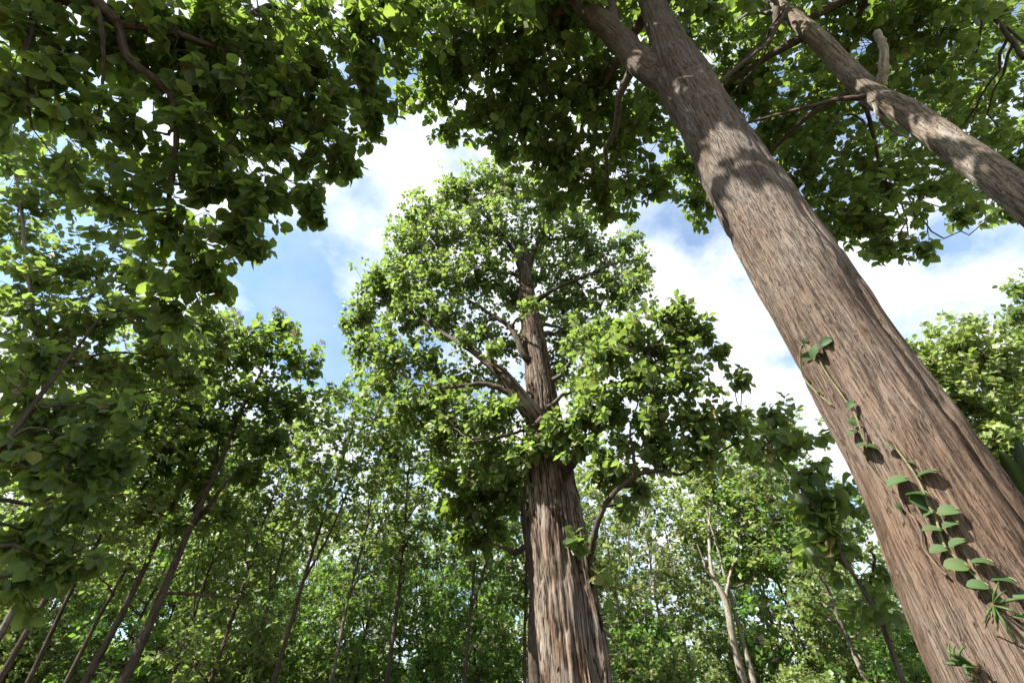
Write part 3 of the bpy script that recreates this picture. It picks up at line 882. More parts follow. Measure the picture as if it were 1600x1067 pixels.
for (px, py, dp, r, n, lf) in ((900, 845, 8.75, .14, 7, .2), (934, 905, 8.7, .08, 2, .26), (945, 960, 8.6, .09, 2, .24)):
    g = Geo()
    sk = np.array([(*at(px - 12, py + 10, dp + .25), .03), (*at(px - 11, py + 9, dp + .2), .03)])
    clump_branch(rng, g, LV, sk, at(px, py, dp), r, n, lf, 3, rise=0, group=3)
    link('branch', local(g, T3).mesh('branch', TWIG), root)
tops = np.vstack(tops)
tops = tops[rng.choice(len(tops), 46, replace=False)]
o = link('blossom', blossoms(rng, tops - T3), root); o['kind'] = 'stuff'
leafy(root, rng, LV, LEAF_BG, T_FAR)

# ------------------------------------------------------------------ overhanging tree at the upper left (its bole stands left of the frame)
rng = np.random.default_rng(14)
T4 = np.array([-8.8, 1.2, 0])
root = thing('teak_tree', 'dark overhanging boughs with big leaves filling the upper left corner', 'tree', T4)
tp = resample(np.array([(-8.8, 1.2, -.2, .42), (-8.8, 1.2, 1.5, .33), (-8.6, 1.2, 5, .28), (-8.3, 1.2, 7.5, .24), (-8.2, 1.3, 10, .15), (-8.2, 1.4, 12.5, .06)]), 120)
g = Geo(); g.tube(tp[:, :3], tp[:, 3], 48, bole_disp(rng, 120, 48, 12.7, .3, .012, .012))
link('trunk', local(g, T4).mesh('trunk', BARK_S), root)
limbs_4 = [
    [(-8.35, 1.2, 7.2, .13), (-7.2, 1.3, 8.2, .11), (*at(105, -55, 6.4), .095), (*at(150, 0, 6.4), .08), (*at(185, 38, 6.45), .07)],
    [(*at(185, 38, 6.45), .055), (*at(230, 44, 6.6), .05), (*at(290, 58, 6.8), .045), (*at(350, 78, 7.1), .037), (*at(405, 84, 7.4), .025), (*at(500, 110, 7.9), .015)],
    [(*at(185, 38, 6.45), .06), (*at(200, 90, 6.45), .055), (*at(243, 125, 6.6), .05), (*at(270, 155, 6.7), .045), (*at(276, 205, 6.8), .04), (*at(270, 265, 6.8), .035), (*at(265, 335, 6.9), .03), (*at(292, 370, 6.9), .022), (*at(288, 430, 7.0), .015)],
    [(*at(372, 82, 7.2), .03), (*at(386, 112, 7.2), .026), (*at(388, 160, 7.2), .022), (*at(374, 200, 7.2), .018), (*at(345, 240, 7.2), .01)],
    [(*at(150, 0, 6.4), .035), (*at(160, 60, 6.2), .028), (*at(161, 120, 6.2), .02), (*at(150, 200, 6.2), .012)],
    [(*at(100, -55, 6.4), .06), (*at(60, 10, 6.2), .04), (*at(40, 100, 6.0), .025), (*at(50, 200, 6.1), .012)],
    [(-8.25, 1.25, 8.6, .13), (-6.6, 1.9, 9.6, .09), (-5.2, 2.6, 10.1, .07), (*at(430, 10, 8.4), .05), (*at(540, 60, 8.6), .025)],
    [(-8.3, 1.2, 6.6, .10), (-8.0, 2.6, 7.3, .06), (-7.6, 3.8, 7.4, .03)],
]
for k, p in enumerate(limbs_4):
    q = resample(np.array(p), 30)
    q[:, :3] += rng.normal(0, .006, (30, 3))
    g = Geo(); g.tube(q[:, :3], q[:, 3], 12)
    link('branch', local(g, T4).mesh('branch', BARK_D), root)
skel = skeleton_points(limbs_4)
LV = Leaves()
clumps_4 = [
    (40, 40, 6.2, .6, 26), (25, 120, 6.0, .55, 22), (70, 160, 6.3, .6, 26), (105, 90, 6.6, .6, 20), (160, 75, 6.8, .6, 24), (140, 190, 6.5, .6, 26), (110, 260, 6.4, .42, 13), (150, 300, 6.5, .40, 12), (235, 25, 6.9, .7, 34), (255, 105, 7.0, .7, 34), (230, 200, 6.9, .6, 28), (240, 285, 6.9, .55, 24),
    (265, 350, 6.9, .55, 24), (320, 40, 7.2, .7, 34), (330, 130, 7.3, .75, 38), (320, 220, 7.2, .7, 34), (335, 300, 7.1, .6, 28), (380, 350, 7.1, .45, 16), (300, 420, 7.0, .5, 20), (270, 480, 7.1, .42, 14), (410, 60, 7.7, .8, 38), (420, 150, 7.6, .75, 36), (430, 230, 7.6, .65, 30),
    (410, 300, 7.3, .5, 20), (395, 385, 7.2, .32, 9), (490, 60, 8.2, .85, 38), (500, 150, 8.1, .75, 34), (510, 220, 8.0, .62, 26), (540, 260, 8.0, .38, 11), (485, 305, 7.7, .38, 12), (500, 340, 7.7, .20, 4), (570, 60, 8.6, .85, 36), (580, 140, 8.4, .6, 22), (590, 190, 8.4, .38, 10), (450, 120, 8.8, .8, 28), (200, 130, 7.4, .5, 14),
    (620, 40, 9.0, .7, 24), (600, 10, 8.8, .8, 28), (360, 180, 8.4, .8, 26), (290, 70, 8.0, .8, 26), (340, 440, 7.3, .4, 12), (215, 400, 7.2, .4, 11), (470, 20, 9.2, 1.0, 36), (360, 10, 8.6, .9, 30),
]
for (px, py, dp, r, n) in clumps_4:
    g = Geo()
    clump_branch(rng, g, LV, skel, at(px, py, dp), (r, r, r * .9), int(n * (1.0 if px > 250 else .62)), .21, 4, rise=-0.2, droop=.8, thick=.7, twig_r=.007)
    link('branch', local(g, T4).mesh('branch', TWIG), root)
for c in ((-7.5, 0.6, 10.5), (-8.8, 1.0, 12), (-7.2, 1.2, 11.8), (-7.2, .6, 9.8), (-8.0, 0.0, 11.2), (-8.2, .4, 9.4), (-10.5, 2.3, 9.6), (-11.4, 1.5, 10.6), (-10.2, 3.4, 10.6), (-11, 3, 11.6), (-9.6, 1.5, 11), (-11.6, 3.4, 9.4)):  # unseen clumps added on the sun side to shade the boughs and young teak
    g = Geo()
    clump_branch(rng, g, LV, skel, c, 1.25, 70, .25, 4, rise=.2)
    link('branch', local(g, T4).mesh('branch', TWIG), root)
leafy(root, rng, LV, LEAF, T_MID)


def unique_tree(seed, base, path, limbs, clumps, label, leaf=.27, pairs=3, mat=LEAF, bark=BARK_D, temps=T_MID, parts=True, name='teak_tree', cat='tree',
                rise=.4, droop=.35, blossom=0, sides=16, most=300, thick=1.0, limb_bark=None, twig_r=.006, dense=1.35):
    rng = np.random.default_rng(seed)
    base = np.asarray(base, float)
    root = thing(name, label, cat, base)
    path = np.array(path, float)
    tp = resample(path, 60)
    tp[:, :2] += np.stack([np.interp(np.arange(60), np.arange(0, 61, 6), rng.normal(0, .035, 11)), np.interp(np.arange(60), np.arange(0, 61, 6), rng.normal(0, .035, 11))], 1)
    g = Geo(); g.tube(tp[:, :3], tp[:, 3], sides)
    link('trunk', local(g, base).mesh('trunk', bark), root)
    for p in limbs:
        q = resample(np.array(p), 20)
        q[1:, :3] += rng.normal(0, .012, (19, 3))
        g = Geo(); g.tube(q[:, :3], q[:, 3], 9)
        link('branch', local(g, base).mesh('branch', limb_bark or bark), root)
    skel = np.vstack([tp[12:]] + ([skeleton_points(limbs)] if limbs else []))
    LV = Leaves(); tops = []
    for (px, py, dp, r, n) in clumps:
        g = Geo()
        q = clump_branch(rng, g, LV, skel, at(px, py, dp), (r, r, r * .85), int(n * dense), leaf, pairs, rise=rise, droop=droop, thick=thick, twig_r=twig_r)
        link('branch', local(g, base).mesh('branch', TWIG), root)
        tops.append(q[np.argsort(-q[:, 2])[:max(1, n // 5)]])
    if blossom:
        tops = np.vstack(tops); tops = tops[np.argsort(-tops[:, 2])][:blossom]
        o = link('blossom', blossoms(rng, tops - base), root); o['kind'] = 'stuff'
    leafy(root, rng, LV, mat, temps, parts, most)
    return root


def up_path(base, H, r0, lean=(0, 0), top=.04):
    b = np.asarray(base, float)
    return [(b[0] + lean[0] * t, b[1] + lean[1] * t, -.2 + (H + .2) * t, r0 * (1.35 if t == 0 else 1 - .93 * t) + top * .15 * t) for t in (0, .08, .25, .45, .65, .85, 1)]


# near left: sunlit second tier, young tree with dark leaves
b = at(0, 640, 9.6); b[2] = 0
unique_tree(21, b, up_path(b, 14, .13), [[(*at(95, 540, 10.9), .05), (*at(150, 500, 11), .04), (*at(230, 470, 11.2), .02)], [(*at(60, 560, 10.5), .05), (*at(20, 220, 13), .03)]],
            [(30, 250, 13, 1.1, 46), (110, 290, 12.6, 1.0, 42), (30, 340, 12.4, .95, 38), (40, 430, 11.8, .9, 38), (125, 420, 11.6, .9, 38), (200, 420, 11.6, .8, 32), (60, 500, 11.0, .8, 34), (150, 500, 11.0, .8, 34), (230, 500, 11.2, .75, 28), (260, 560, 11.2, .7, 26),
             (180, 580, 11.0, .75, 30), (40, 575, 10.4, .7, 26), (330, 500, 12, .5, 16), (340, 545, 12, .5, 14), (180, 340, 12.4, .5, 14), (100, 170, 13.8, 1.0, 30), (10, 150, 13.5, 1.0, 30), (90, 570, 11.4, .7, 26), (300, 600, 11.6, .5, 14)],
            'sunlit tree with a thin pale leaning trunk at the left edge', leaf=.20, pairs=4, bark=BARK_P, mat=LEAF_BG)
b = np.array([-6.1, 5.0, 0])
unique_tree(22, b, up_path(b, 6.2, .09), [], [(50, 630, 5.9, .5, 18), (120, 690, 5.8, .48, 18), (45, 720, 5.7, .5, 18), (130, 775, 5.8, .42, 14), (40, 830, 5.6, .5, 17), (170, 640, 6.2, .4, 12), (95, 880, 5.6, .36, 11), (15, 920, 5.5, .35, 9), (185, 720, 6.2, .3, 7), (70, 560, 6.2, .35, 8), (150, 880, 5.9, .22, 5)],
            'young teak with very large dark leaves low at the left edge', leaf=.165, pairs=4, droop=.7, rise=.2, thick=.6, dense=1.5)
b = np.array([4.78, 6.8, 0])
unique_tree(23, b, [(4.78, 6.8, -.1, .045), (4.76, 6.8, 1.5, .036), (4.6, 6.7, 3.2, .026), (4.2, 6.6, 4.4, .016), (3.9, 6.5, 5.2, .012)],
            [[(*at(1378, 955, 6.2), .03), (*at(1362, 930, 6.2), .025), (*at(1366, 880, 6.2), .02), (*at(1362, 855, 6.2), .012)]],
            [(1205, 690, 7.2, .35, 9), (1255, 735, 6.8, .42, 14), (1240, 690, 7.2, .4, 13), (1290, 780, 6.6, .45, 17), (1310, 845, 6.4, .42, 16), (1345, 905, 6.2, .36, 11), (1335, 955, 6.2, .25, 5), (1275, 850, 6.5, .36, 11), (1260, 790, 6.8, .36, 10), (1320, 790, 6.6, .3, 8), (1370, 930, 6.0, .25, 6)],
            'dark leafy sapling standing close behind the thick vine-covered trunk', leaf=.19, pairs=4, droop=.6, rise=.3, thick=.5, limb_bark=BARK_D, dense=.6)
b = ground_at(190, 12.9)
unique_tree(24, b, up_path(b, 13, .135, (.1, 0)), [[(*at(290, 830, 12.9), .09), (*at(318, 800, 13), .07), (*at(360, 745, 13.6), .04)], [(*at(300, 800, 13.2), .07), (*at(325, 760, 13.6), .06), (*at(345, 680, 14.5), .03)], [(*at(255, 925, 12), .05), (*at(330, 930, 12), .03), (*at(390, 935, 12), .015)]],
            [(420, 535, 16.6, 1.0, 50), (370, 555, 16, 1.0, 50), (470, 570, 16, .8, 36), (320, 590, 15.4, 1.0, 50), (400, 620, 15.4, 1.1, 56), (460, 630, 15.6, .8, 36), (280, 640, 14.6, .9, 44), (340, 670, 14.6, 1.0, 50), (420, 690, 14.8, .8, 38), (260, 700, 14, .8, 36),
             (310, 740, 14, .8, 34), (390, 740, 14.2, .6, 24), (230, 660, 14.4, .7, 28), (440, 505, 17, .5, 14), (350, 800, 13.4, .5, 14), (280, 820, 12.6, .4, 10), (250, 600, 15.6, .7, 28)],
            'tall leafy teak with forked brown trunk and pale flower sprays on top', leaf=.21, pairs=4, blossom=34)
b = ground_at(137, 13.5)
unique_tree(25, b, up_path(b, 11, .11), [[(*at(190, 800, 13.6), .05), (*at(240, 740, 14), .02)]],
            [(200, 720, 14, .9, 42), (150, 760, 13.4, .9, 40), (230, 790, 13.6, .7, 26), (170, 680, 14.4, .8, 34), (120, 700, 14, .8, 34), (220, 640, 15, .8, 30)],
            'dark shaded tree with straight brown trunk near the lower left', leaf=.26, pairs=3)
# right of the hero bole: sunlit bushy crown
b = np.array([15.8, 14.0, 0])
unique_tree(26, b, up_path(b, 7.5, .2), [], [(1500, 545, 15.4, 1.0, 52), (1450, 580, 15, .9, 44), (1545, 565, 15.4, .9, 44), (1590, 600, 15, .9, 44), (1490, 620, 14.6, .9, 46), (1550, 640, 14.4, 1.0, 50), (1600, 680, 14, .8, 36), (1520, 690, 14, .8, 36), (1465, 660, 14.6, .6, 24), (1580, 735, 13.6, .8, 30), (1425, 560, 15.6, .5, 16), (1515, 510, 16, .4, 12), (1605, 530, 16, .5, 16), (1570, 690, 13.4, .8, 30)],
            'sunlit bushy green tree behind the right side of the thick trunk', leaf=.20, pairs=4, mat=LEAF_PALE, temps=T_FAR, dense=2.4)
b = np.array([19.5, 15.5, 0])
unique_tree(27, b, up_path(b, 11.5, .22), [], [(1600, 455, 18.5, .6, 22), (1592, 495, 18.5, .6, 20), (1640, 480, 18.5, 1.2, 50), (1660, 560, 17.5, 1.2, 50)],
            'crown tip entering at the right edge above the bushy tree', leaf=.22, pairs=4, mat=LEAF_BG, temps=T_FAR, dense=1.8)
b = ground_at(1163, 20)
unique_tree(28, b, [(b[0], 20, -.2, .19), (b[0], 20, 1.5, .15), (*at(1147, 1000, 16.3), .13), (*at(1132, 940, 17), .11), (*at(1118, 905, 17.5), .08), (*at(1108, 850, 18.5), .06), (*at(1110, 780, 20), .03)],
            [[(*at(1132, 942, 17), .07), (*at(1140, 900, 17.6), .055), (*at(1150, 860, 18), .04)], [(*at(1125, 915, 17.4), .06), (*at(1105, 890, 17.6), .04), (*at(1090, 850, 18), .02)]],
            [(1140, 755, 21, 1.0, 50), (1190, 760, 21, .9, 44), (1100, 775, 20.5, .9, 40), (1160, 800, 20, 1.1, 54), (1210, 805, 20.5, .9, 40), (1080, 820, 20, .8, 32), (1120, 840, 19.5, .9, 40), (1180, 850, 19.5, .9, 36), (1215, 850, 19.5, .6, 20), (1075, 745, 21.5, .8, 30), (1110, 740, 21.5, .7, 26)],
            'pale sunlit bushy tree on a light grey forked trunk, right of the giant', leaf=.22, pairs=3, mat=LEAF_PALE, bark=BARK_P, temps=T_FAR, parts=False, dense=1.8)
b = ground_at(1178, 19.5)
unique_tree(29, b, up_path(b, 8.5, .14, (.0, 0)), [], [(1170, 880, 18, .7, 20), (1205, 880, 18, .6, 16), (1150, 890, 18, .5, 12)],
            'thin grey straight trunk beside the forked pale trunk', leaf=.22, pairs=3, mat=LEAF_PALE, bark=BARK_P, temps=T_FAR, parts=False, dense=1.8)
b = ground_at(842, 14)
unique_tree(30, b, up_path(b, 9.5, .21, (-.3, 0)), [[(*at(848, 880, 12.0), .11), (*at(825, 850, 12.2), .09), (*at(818, 800, 12.6), .07), (*at(822, 745, 13.2), .04)], [(*at(828, 852, 12.2), .08), (*at(805, 862, 12.2), .07), (*at(785, 855, 12.2), .04), (*at(755, 845, 12.4), .02)]],
            [(800, 770, 13.4, .7, 30), (755, 770, 13.4, .7, 30), (720, 790, 13.2, .6, 22), (770, 820, 12.8, .6, 22), (735, 835, 12.8, .5, 16), (800, 720, 13.8, .7, 26), (700, 745, 13.6, .6, 22), (750, 730, 14, .7, 26)],
            'shaded tree with crooked dark branches just left behind the giant trunk', leaf=.25, pairs=3, temps=T_MID)

# ------------------------------------------------------------------ background wood
def variant(seed, H, cz, cr, n_cl, tuft_n, leaf, bare, mat, bark, r0, lean=0.3, temps=T_FAR, fork=False):
    """Meshes of one kind of background tree, foot at the origin: trunk with its limbs, and crown."""
    rng = np.random.default_rng(seed)
    path = np.array(up_path((0, 0, 0), H, r0, rng.normal(0, lean, 2), .02))
    tp = resample(path, 36)
    tp[:, :2] += np.stack([np.interp(np.arange(36), np.arange(0, 40, 5), rng.normal(0, .07, 8)), np.interp(np.arange(36), np.arange(0, 40, 5), rng.normal(0, .07, 8))], 1)
    g = Geo(); g.tube(tp[:, :3], tp[:, 3], 9)
    skel = tp[10:]
    if fork:
        z0 = H * .35
        a = tp[np.argmin(abs(tp[:, 2] - z0))]
        d = unit(rng.normal(size=2)) * H * .09
        p2 = resample(np.array([(a[0], a[1], a[2], a[3] * .8), (a[0] + d[0] * .5, a[1] + d[1] * .5, a[2] + H * .15, a[3] * .6), (a[0] + d[0], a[1] + d[1], a[2] + H * .45, .03)]), 14)
        g.tube(p2[:, :3], p2[:, 3], 7); skel = np.vstack([skel, p2])
    LV = Leaves()
    for k in range(n_cl):
        t = (k + rng.random()) / n_cl
        z = H * (bare + (1.0 - bare) * t)
        prof = math.sin(math.pi * min(1, (.12 + .80 * t))) ** .6
        rad = cr * prof * (.25 + .75 * math.sqrt(rng.random()))
        a = k * 2.4 + rng.normal(0, .5)
        j = np.argmin(abs(tp[:, 2] - z))
        c = np.array([tp[j, 0] + rad * math.cos(a), tp[j, 1] + rad * math.sin(a), z])
        r = cz * (.7 + .6 * rng.random()) * (.6 + .4 * prof)
        clump_branch(rng, g, LV, skel, c, (r, r, r * .75), max(4, int(tuft_n * r * r / cz / cz)), leaf, 3, rise=.6, droop=.3, group=9, twig_r=.008)
    LV.pack()
    tm = g.mesh('trunk', bark)
    cm = leaf_mesh('crown', rng, LV, np.arange(len(LV.P)), temps, mat)
    return tm, cm, H


VAR = [
    variant(101, 14, .85, 1.7, 24, 23, 0.213, .42, LEAF_BG, BARK_D, 0.092),
    variant(102, 15, .80, 1.5, 21, 20, 0.213, .45, LEAF_BG, BARK_D, 0.081, fork=True),
    variant(103, 13, .95, 2.0, 26, 25, 0.205, .35, LEAF_BG, BARK_S, 0.098),
    variant(104, 16, .70, 1.3, 21, 15, 0.205, .40, LEAF_BG, BARK_S, 0.075, fork=True),
    variant(105, 12, 1.0, 2.3, 26, 29, 0.197, .25, LEAF_PALE, BARK_P, 0.092, fork=True),
    variant(106, 14, .85, 1.6, 34, 21, .205, .10, LEAF_BG, BARK_D, 0.069),
    variant(107, 10, .9, 1.9, 24, 28, 0.197, .22, LEAF_SHRUB, BARK_D, 0.063),
]
SHR = [variant(201 + k, 4.2, .62, 1.25, 19, 28, 0.164, .10, (LEAF_SHRUB, LEAF_BG, LEAF_BG, LEAF_PALE)[k], BARK_D, 0.029, .4) for k in range(4)]


def skyline(px):
    return np.interp(px, [-400, 0, 210, 250, 500, 530, 600, 830, 900, 1050, 1090, 1230, 1260, 1330, 1420, 1600, 2000], [330, 400, 450, 540, 560, 600, 615, 640, 730, 745, 735, 725, 690, 690, 560, 520, 500])


def height_at(py, Y):
    v = (533.5 - py) / FPX
    return EYE[2] + Y * (SP + v * CP) / (CP - v * SP)


def px_of(x, y, z):
    return project(np.array([[x, y, z]]))[0][0]


rng = np.random.default_rng(77)


def plant(var, x, y, H, label, group, name='tree', cat='tree'):
    tm, cm, h0 = var
    s = H / h0
    t = thing(name, label, cat, (x, y, -.02), group)
    t.rotation_euler = (0, 0, rng.random() * 6.28)
    sw = 1.0 + (s - 1) * .6
    t.scale = (sw, sw, s)
    link('trunk', tm, t); link('crown', cm, t)
    return t


named = [  # px at the lower edge, distance, height, kind, label
    (12, 11.0, 10.5, 0, 'dark slanting trunk leaving the lower left corner of the picture'),
    (46, 14.0, 12, 1, 'second slanting dark trunk from the lower left corner'),
    (-60, 12.5, 13, 2, 'bushy tree leaning in from the left edge under the overhanging boughs'),
    (272, 18.0, 12, 1, 'thin tree just right of the forked brown trunk on the left'),
    (332, 17.0, 13, 5, 'slim leafy tree between the forked trunk and the twin stemmed one'),
    (388, 19.0, 14, 3, 'twin stemmed slim tree with narrow crown left of centre'),
    (421, 15.5, 13.5, 1, 'tall reddish brown trunk with airy crown below the blue sky gap'),
    (516, 17.5, 13.5, 3, 'slender pale stemmed tree with airy light crown left of centre'),
    (560, 22.0, 15, 5, 'thin airy tree between the pale stemmed tree and the straight dark stem'),
    (616, 17.0, 12.5, 0, 'straight dark stemmed tree with thin crown, left of the lone grey pole trunk'),
    (720, 16.5, 11.5, 1, 'lone straight grey pole trunk standing left of the giant'),
    (750, 21.0, 10, 6, 'low dark leafy tree between the grey pole trunk and the giant'),
    (815, 19.5, 11, 0, 'slim dark stem close to the left side of the giant trunk'),
    (985, 19.0, 9.5, 4, 'yellowish bushy tree against the right foot of the giant'),
    (1045, 21.0, 10.5, 4, 'pale tree between the giant and the light forked trunk'),
    (1081, 23.0, 11, 2, 'thin white stemmed tree left of the light forked trunk'),
    (1290, 20.0, 12.5, 6, 'dense green tree rising left of the thick vine-covered trunk'),
    (1240, 24.0, 13, 4, 'tall pale crown behind the dark sapling'),
    (1350, 17.0, 11, 2, 'grey stemmed tree half hidden by the thick vine-covered trunk'),
]
taken = []
for (px, Y, H, k, label) in named:
    p = ground_at(px, Y)
    plant(VAR[k], p[0], Y, H, label, 'trees standing in the wood behind')
    taken.append(p[:2])
taken += [np.array(v) for v in ((1.1, 10), (-8.9, 12.9), (-11, 13.5), (15.8, 14), (8.2, 20))]
def place_name(px):
    marks = [(130, 'between the left edge and the shaded brown trunks'), (300, 'behind the forked brown trunk on the left'), (430, 'among the slim reddish trunks left of centre'), (620, 'between the slim reddish trunks and the straight dark stem'),
             (850, 'between the straight dark stem and the giant'), (1060, 'just right of the giant trunk'), (1200, 'around the light grey forked trunk'), (1e9, 'behind the thick vine-covered trunk')]
    return next(t for m_, t in marks if px < m_)


count = 0
for _ in range(4000):
    if count >= 92:
        break
    Y = 15 + 33 * rng.random() ** .8
    ratio = -1.35 + 2.75 * rng.random()
    x = ratio * Y
    if .34 < ratio < .46 and Y < 21:
        continue
    if any((x - q[0]) ** 2 + (Y - q[1]) ** 2 < (2.3 if ratio < -.1 else 2.9) ** 2 for q in taken):
        continue
    H = 10 + 6 * rng.random()
    pxt = px_of(x, Y, H)
    top = height_at(skyline(pxt) + 10 + 50 * rng.random(), Y)
    H = min(H, top)
    if H < 6.5:
        continue
    zone = 'left' if pxt < 520 else 'mid' if pxt < 900 else 'right'
    k = int(rng.choice({'left': [0, 1, 2, 5, 6, 5], 'mid': [1, 3, 5, 3, 0], 'right': [2, 4, 6, 5, 4]}[zone]))
    where = place_name(px_of(x, Y, min(H, .35 * Y)))
    look = {'left': 'slim distant tree', 'mid': 'thin airy distant tree', 'right': 'sunlit bushy distant tree'}[zone]
    plant(VAR[k], x, Y, H, look + ', ' + where, look + 's ' + where)
    taken.append(np.array([x, Y])); count += 1
low = 0
for _ in range(900):
    if low >= 46:
        break
    Y = 19 + 24 * rng.random()
    ratio = -1.2 + 2.3 * rng.random() if low % 3 == 0 else -1.2 + 1.3 * rng.random()
    x = ratio * Y
    if (.34 < ratio < .46 and Y < 22) or any((x - q[0]) ** 2 + (Y - q[1]) ** 2 < 1.5 for q in taken):
        continue
    H = min(4.5 + 4.0 * rng.random(), .30 * Y)
    where = place_name(px_of(x, Y, H * .7))
    plant(VAR[int(rng.choice([6, 4, 6, 2]))], x, Y, H, 'low bushy young tree ' + where, 'low bushy trees ' + where)
    taken.append(np.array([x, Y])); low += 1
for k in range(90):
    Y = (13.5 if k < 30 else 19) + 20 * rng.random()
    ratio = (.14 + .72 * rng.random()) if k < 30 else (-1.15 + 1.2 * rng.random())
    if .33 < ratio < .47 and Y < 21:
        continue
    H = min(2.4 + 3.0 * rng.random(), 0.24 * Y + 1.0)
    if ratio < .1:
        H *= .9
    where = place_name(px_of(ratio * Y, Y, H))
    plant(SHR[int(rng.integers(0, 4))], ratio * Y, Y, H, 'leafy undergrowth shrub ' + where, 'undergrowth shrubs ' + where, 'shrub', 'shrub')

# far-off wood beyond, one mass
rng = np.random.default_rng(9)
LV = Leaves()
n = 9000
ang = rng.uniform(-1.15, 1.15, n); R = rng.uniform(48, 75, n)
hgt = (4.8 + 2.0 * np.sin(ang * 9) + 1.4 * np.sin(ang * 23 + 1) + 1.0 * np.sin(ang * 51 + 2)) * rng.random(n) ** .7
Q = np.stack([R * np.sin(ang), R * np.cos(ang), hgt], 1)
tufts(rng, LV, Q, unit(rng.normal(size=(n, 3)) + UP), .55, 2)
LV.pack()
link('forest', leaf_mesh('forest', rng, LV, np.arange(len(LV.P)), T_FAR, LEAF_BG), kind='stuff', label='far wood beyond the trees')

# ------------------------------------------------------------------ climbing vine and small plants on the thick trunk
def on_bole(px, py, lift=0.0):
    """Point on the thick trunk's surface under a pixel, lifted off it along the normal."""
    d = unit(at(px, py, 1.0) - EYE)
    o = EYE - np.array([R_X, R_Y, 0])
    z = 3.0
    for _ in range(8):
        r = float(r_radius(z))
        a = d[0] ** 2 + d[1] ** 2; b_ = o[0] * d[0] + o[1] * d[1]; c_ = o[0] ** 2 + o[1] ** 2 - r * r
        disc = b_ * b_ - a * c_
        t = (-b_ - math.sqrt(max(disc, 0))) / a
        z = EYE[2] + t * d[2]
    p = EYE + t * d
    nrm = unit(np.array([p[0] - R_X, p[1] - R_Y, 0]))
    return p + nrm * lift, nrm


vine_base, _ = on_bole(1560, 950, 0)
vine = thing('climbing_vine', 'green creeper with round leaves climbing the thick brown trunk', 'vine', vine_base)
S4 = 763 / 420.0
z4 = lambda x, y: (1180 + x / S4, 480 + y / S4)


def add_stem(root, pts, r, mat, name='stem', lift=.015):
    P = np.array([on_bole(*z4(*p), lift)[0] for p in pts])
    P = resample(P, len(pts) * 6)
    g = Geo(); g.tube(P, np.full(len(P), r), 7)
    link(name, local(g, np.array(root.location)).mesh(name, mat), root)


add_stem(vine, [(186, 150), (205, 185), (240, 235), (268, 275), (284, 300), (298, 330), (308, 365), (322, 392)], .0045, STEM_GREEN, lift=.014)
add_stem(vine, [(186, 143), (150, 108), (136, 115), (134, 150), (142, 195), (165, 225), (195, 255), (222, 278)], .0045, STEM_GREEN, lift=.014)
add_stem(vine, [(308, 345), (316, 380), (318, 430), (345, 470), (380, 510), (415, 545), (430, 575), (455, 600), (475, 640), (482, 680), (510, 720), (535, 750), (548, 760)], .005, STEM_BROWN)
add_stem(vine, [(400, 400), (430, 440), (458, 482), (478, 520), (495, 565), (515, 600), (530, 650), (548, 690), (575, 715), (600, 740), (625, 765), (660, 800), (690, 840)], .006, STEM_GREEN, lift=.018)
add_stem(vine, [(590, 690), (605, 715), (622, 745), (640, 775), (665, 800)], .007, STEM_BROWN, lift=.012)

# centre (zoomed coordinates), long axis in the picture, apparent width / length, lift off the bark, tint
VL = [
    ((160, 140), (36, -12), .80, .05), ((180, 128), (22, -46), .45, .07), ((207, 103), (34, -22), .62, .07), ((148, 99), (6, 22), .7, .04),
    ((277, 280), (26, -22), .62, .05), ((284, 326), (8, 30), .6, .04), ((284, 357), (-32, 12), .35, .05), ((325, 396), (60, 8), .18, .06), ((385, 400), (26, -8), .2, .05),
    ((412, 497), (64, -22), .36, .07), ((487, 477), (56, -14), .14, .07), ((475, 557), (58, 30), .62, .035), ((467, 535), (62, 4), .08, .08), ((497, 590), (34, -18), .25, .06),
    ((547, 584), (58, -6), .52, .08), ((508, 634), (52, 0), .30, .08), ((555, 623), (48, -16), .32, .08), ((528, 691), (50, -10), .46, .08), ((574, 673), (48, -20), .38, .08),
    ((577, 737), (64, 4), .58, .09), ((640, 728), (60, 2), .22, .08), ((635, 793), (56, 4), .5, .09), ((700, 780), (62, 8), .20, .08), ((745, 827), (44, -8), .46, .08), ((752, 882), (40, 4), .40, .08),
    ((412, 567), (18, 16), .7, .01), ((158, 212), (14, 14), .4, .02), ((190, 250), (18, 24), .4, .02), ((318, 432), (12, 10), .6, .01), ((440, 443), (24, 6), .2, .03),
]
rngv = np.random.default_rng(3)
# round vine blade
rows, cols = 8, 4
ys = np.linspace(0, 1, rows + 1); wv = np.sqrt(np.clip(1 - (2 * ys - 1) ** 2, 0, 1)) ** .9
Vv, Bv = [], []
for y, w in zip(ys, wv):
    for x in np.linspace(-1, 1, cols + 1):
        Vv.append((x * w, y - .5, .10 * abs(x) ** 1.5 * w - .10 * (2 * y - 1) ** 2)); Bv.append((x * w, y, 0))
Qv = [(a * (cols + 1) + c, a * (cols + 1) + c + 1, (a + 1) * (cols + 1) + c + 1, (a + 1) * (cols + 1) + c) for a in range(rows) for c in range(cols)]
vine_mesh = make_mesh('vine_blade', np.array(Vv), np.array(Qv), None, LEAF_VINE, True, {'tint': ('FLOAT', np.zeros(len(Vv))), 'blade': ('FLOAT_VECTOR', np.array(Bv))})
R_, U_, F_ = np.array([1, 0, 0.]), np.array([0, -SP, CP]), np.array([0, CP, SP])
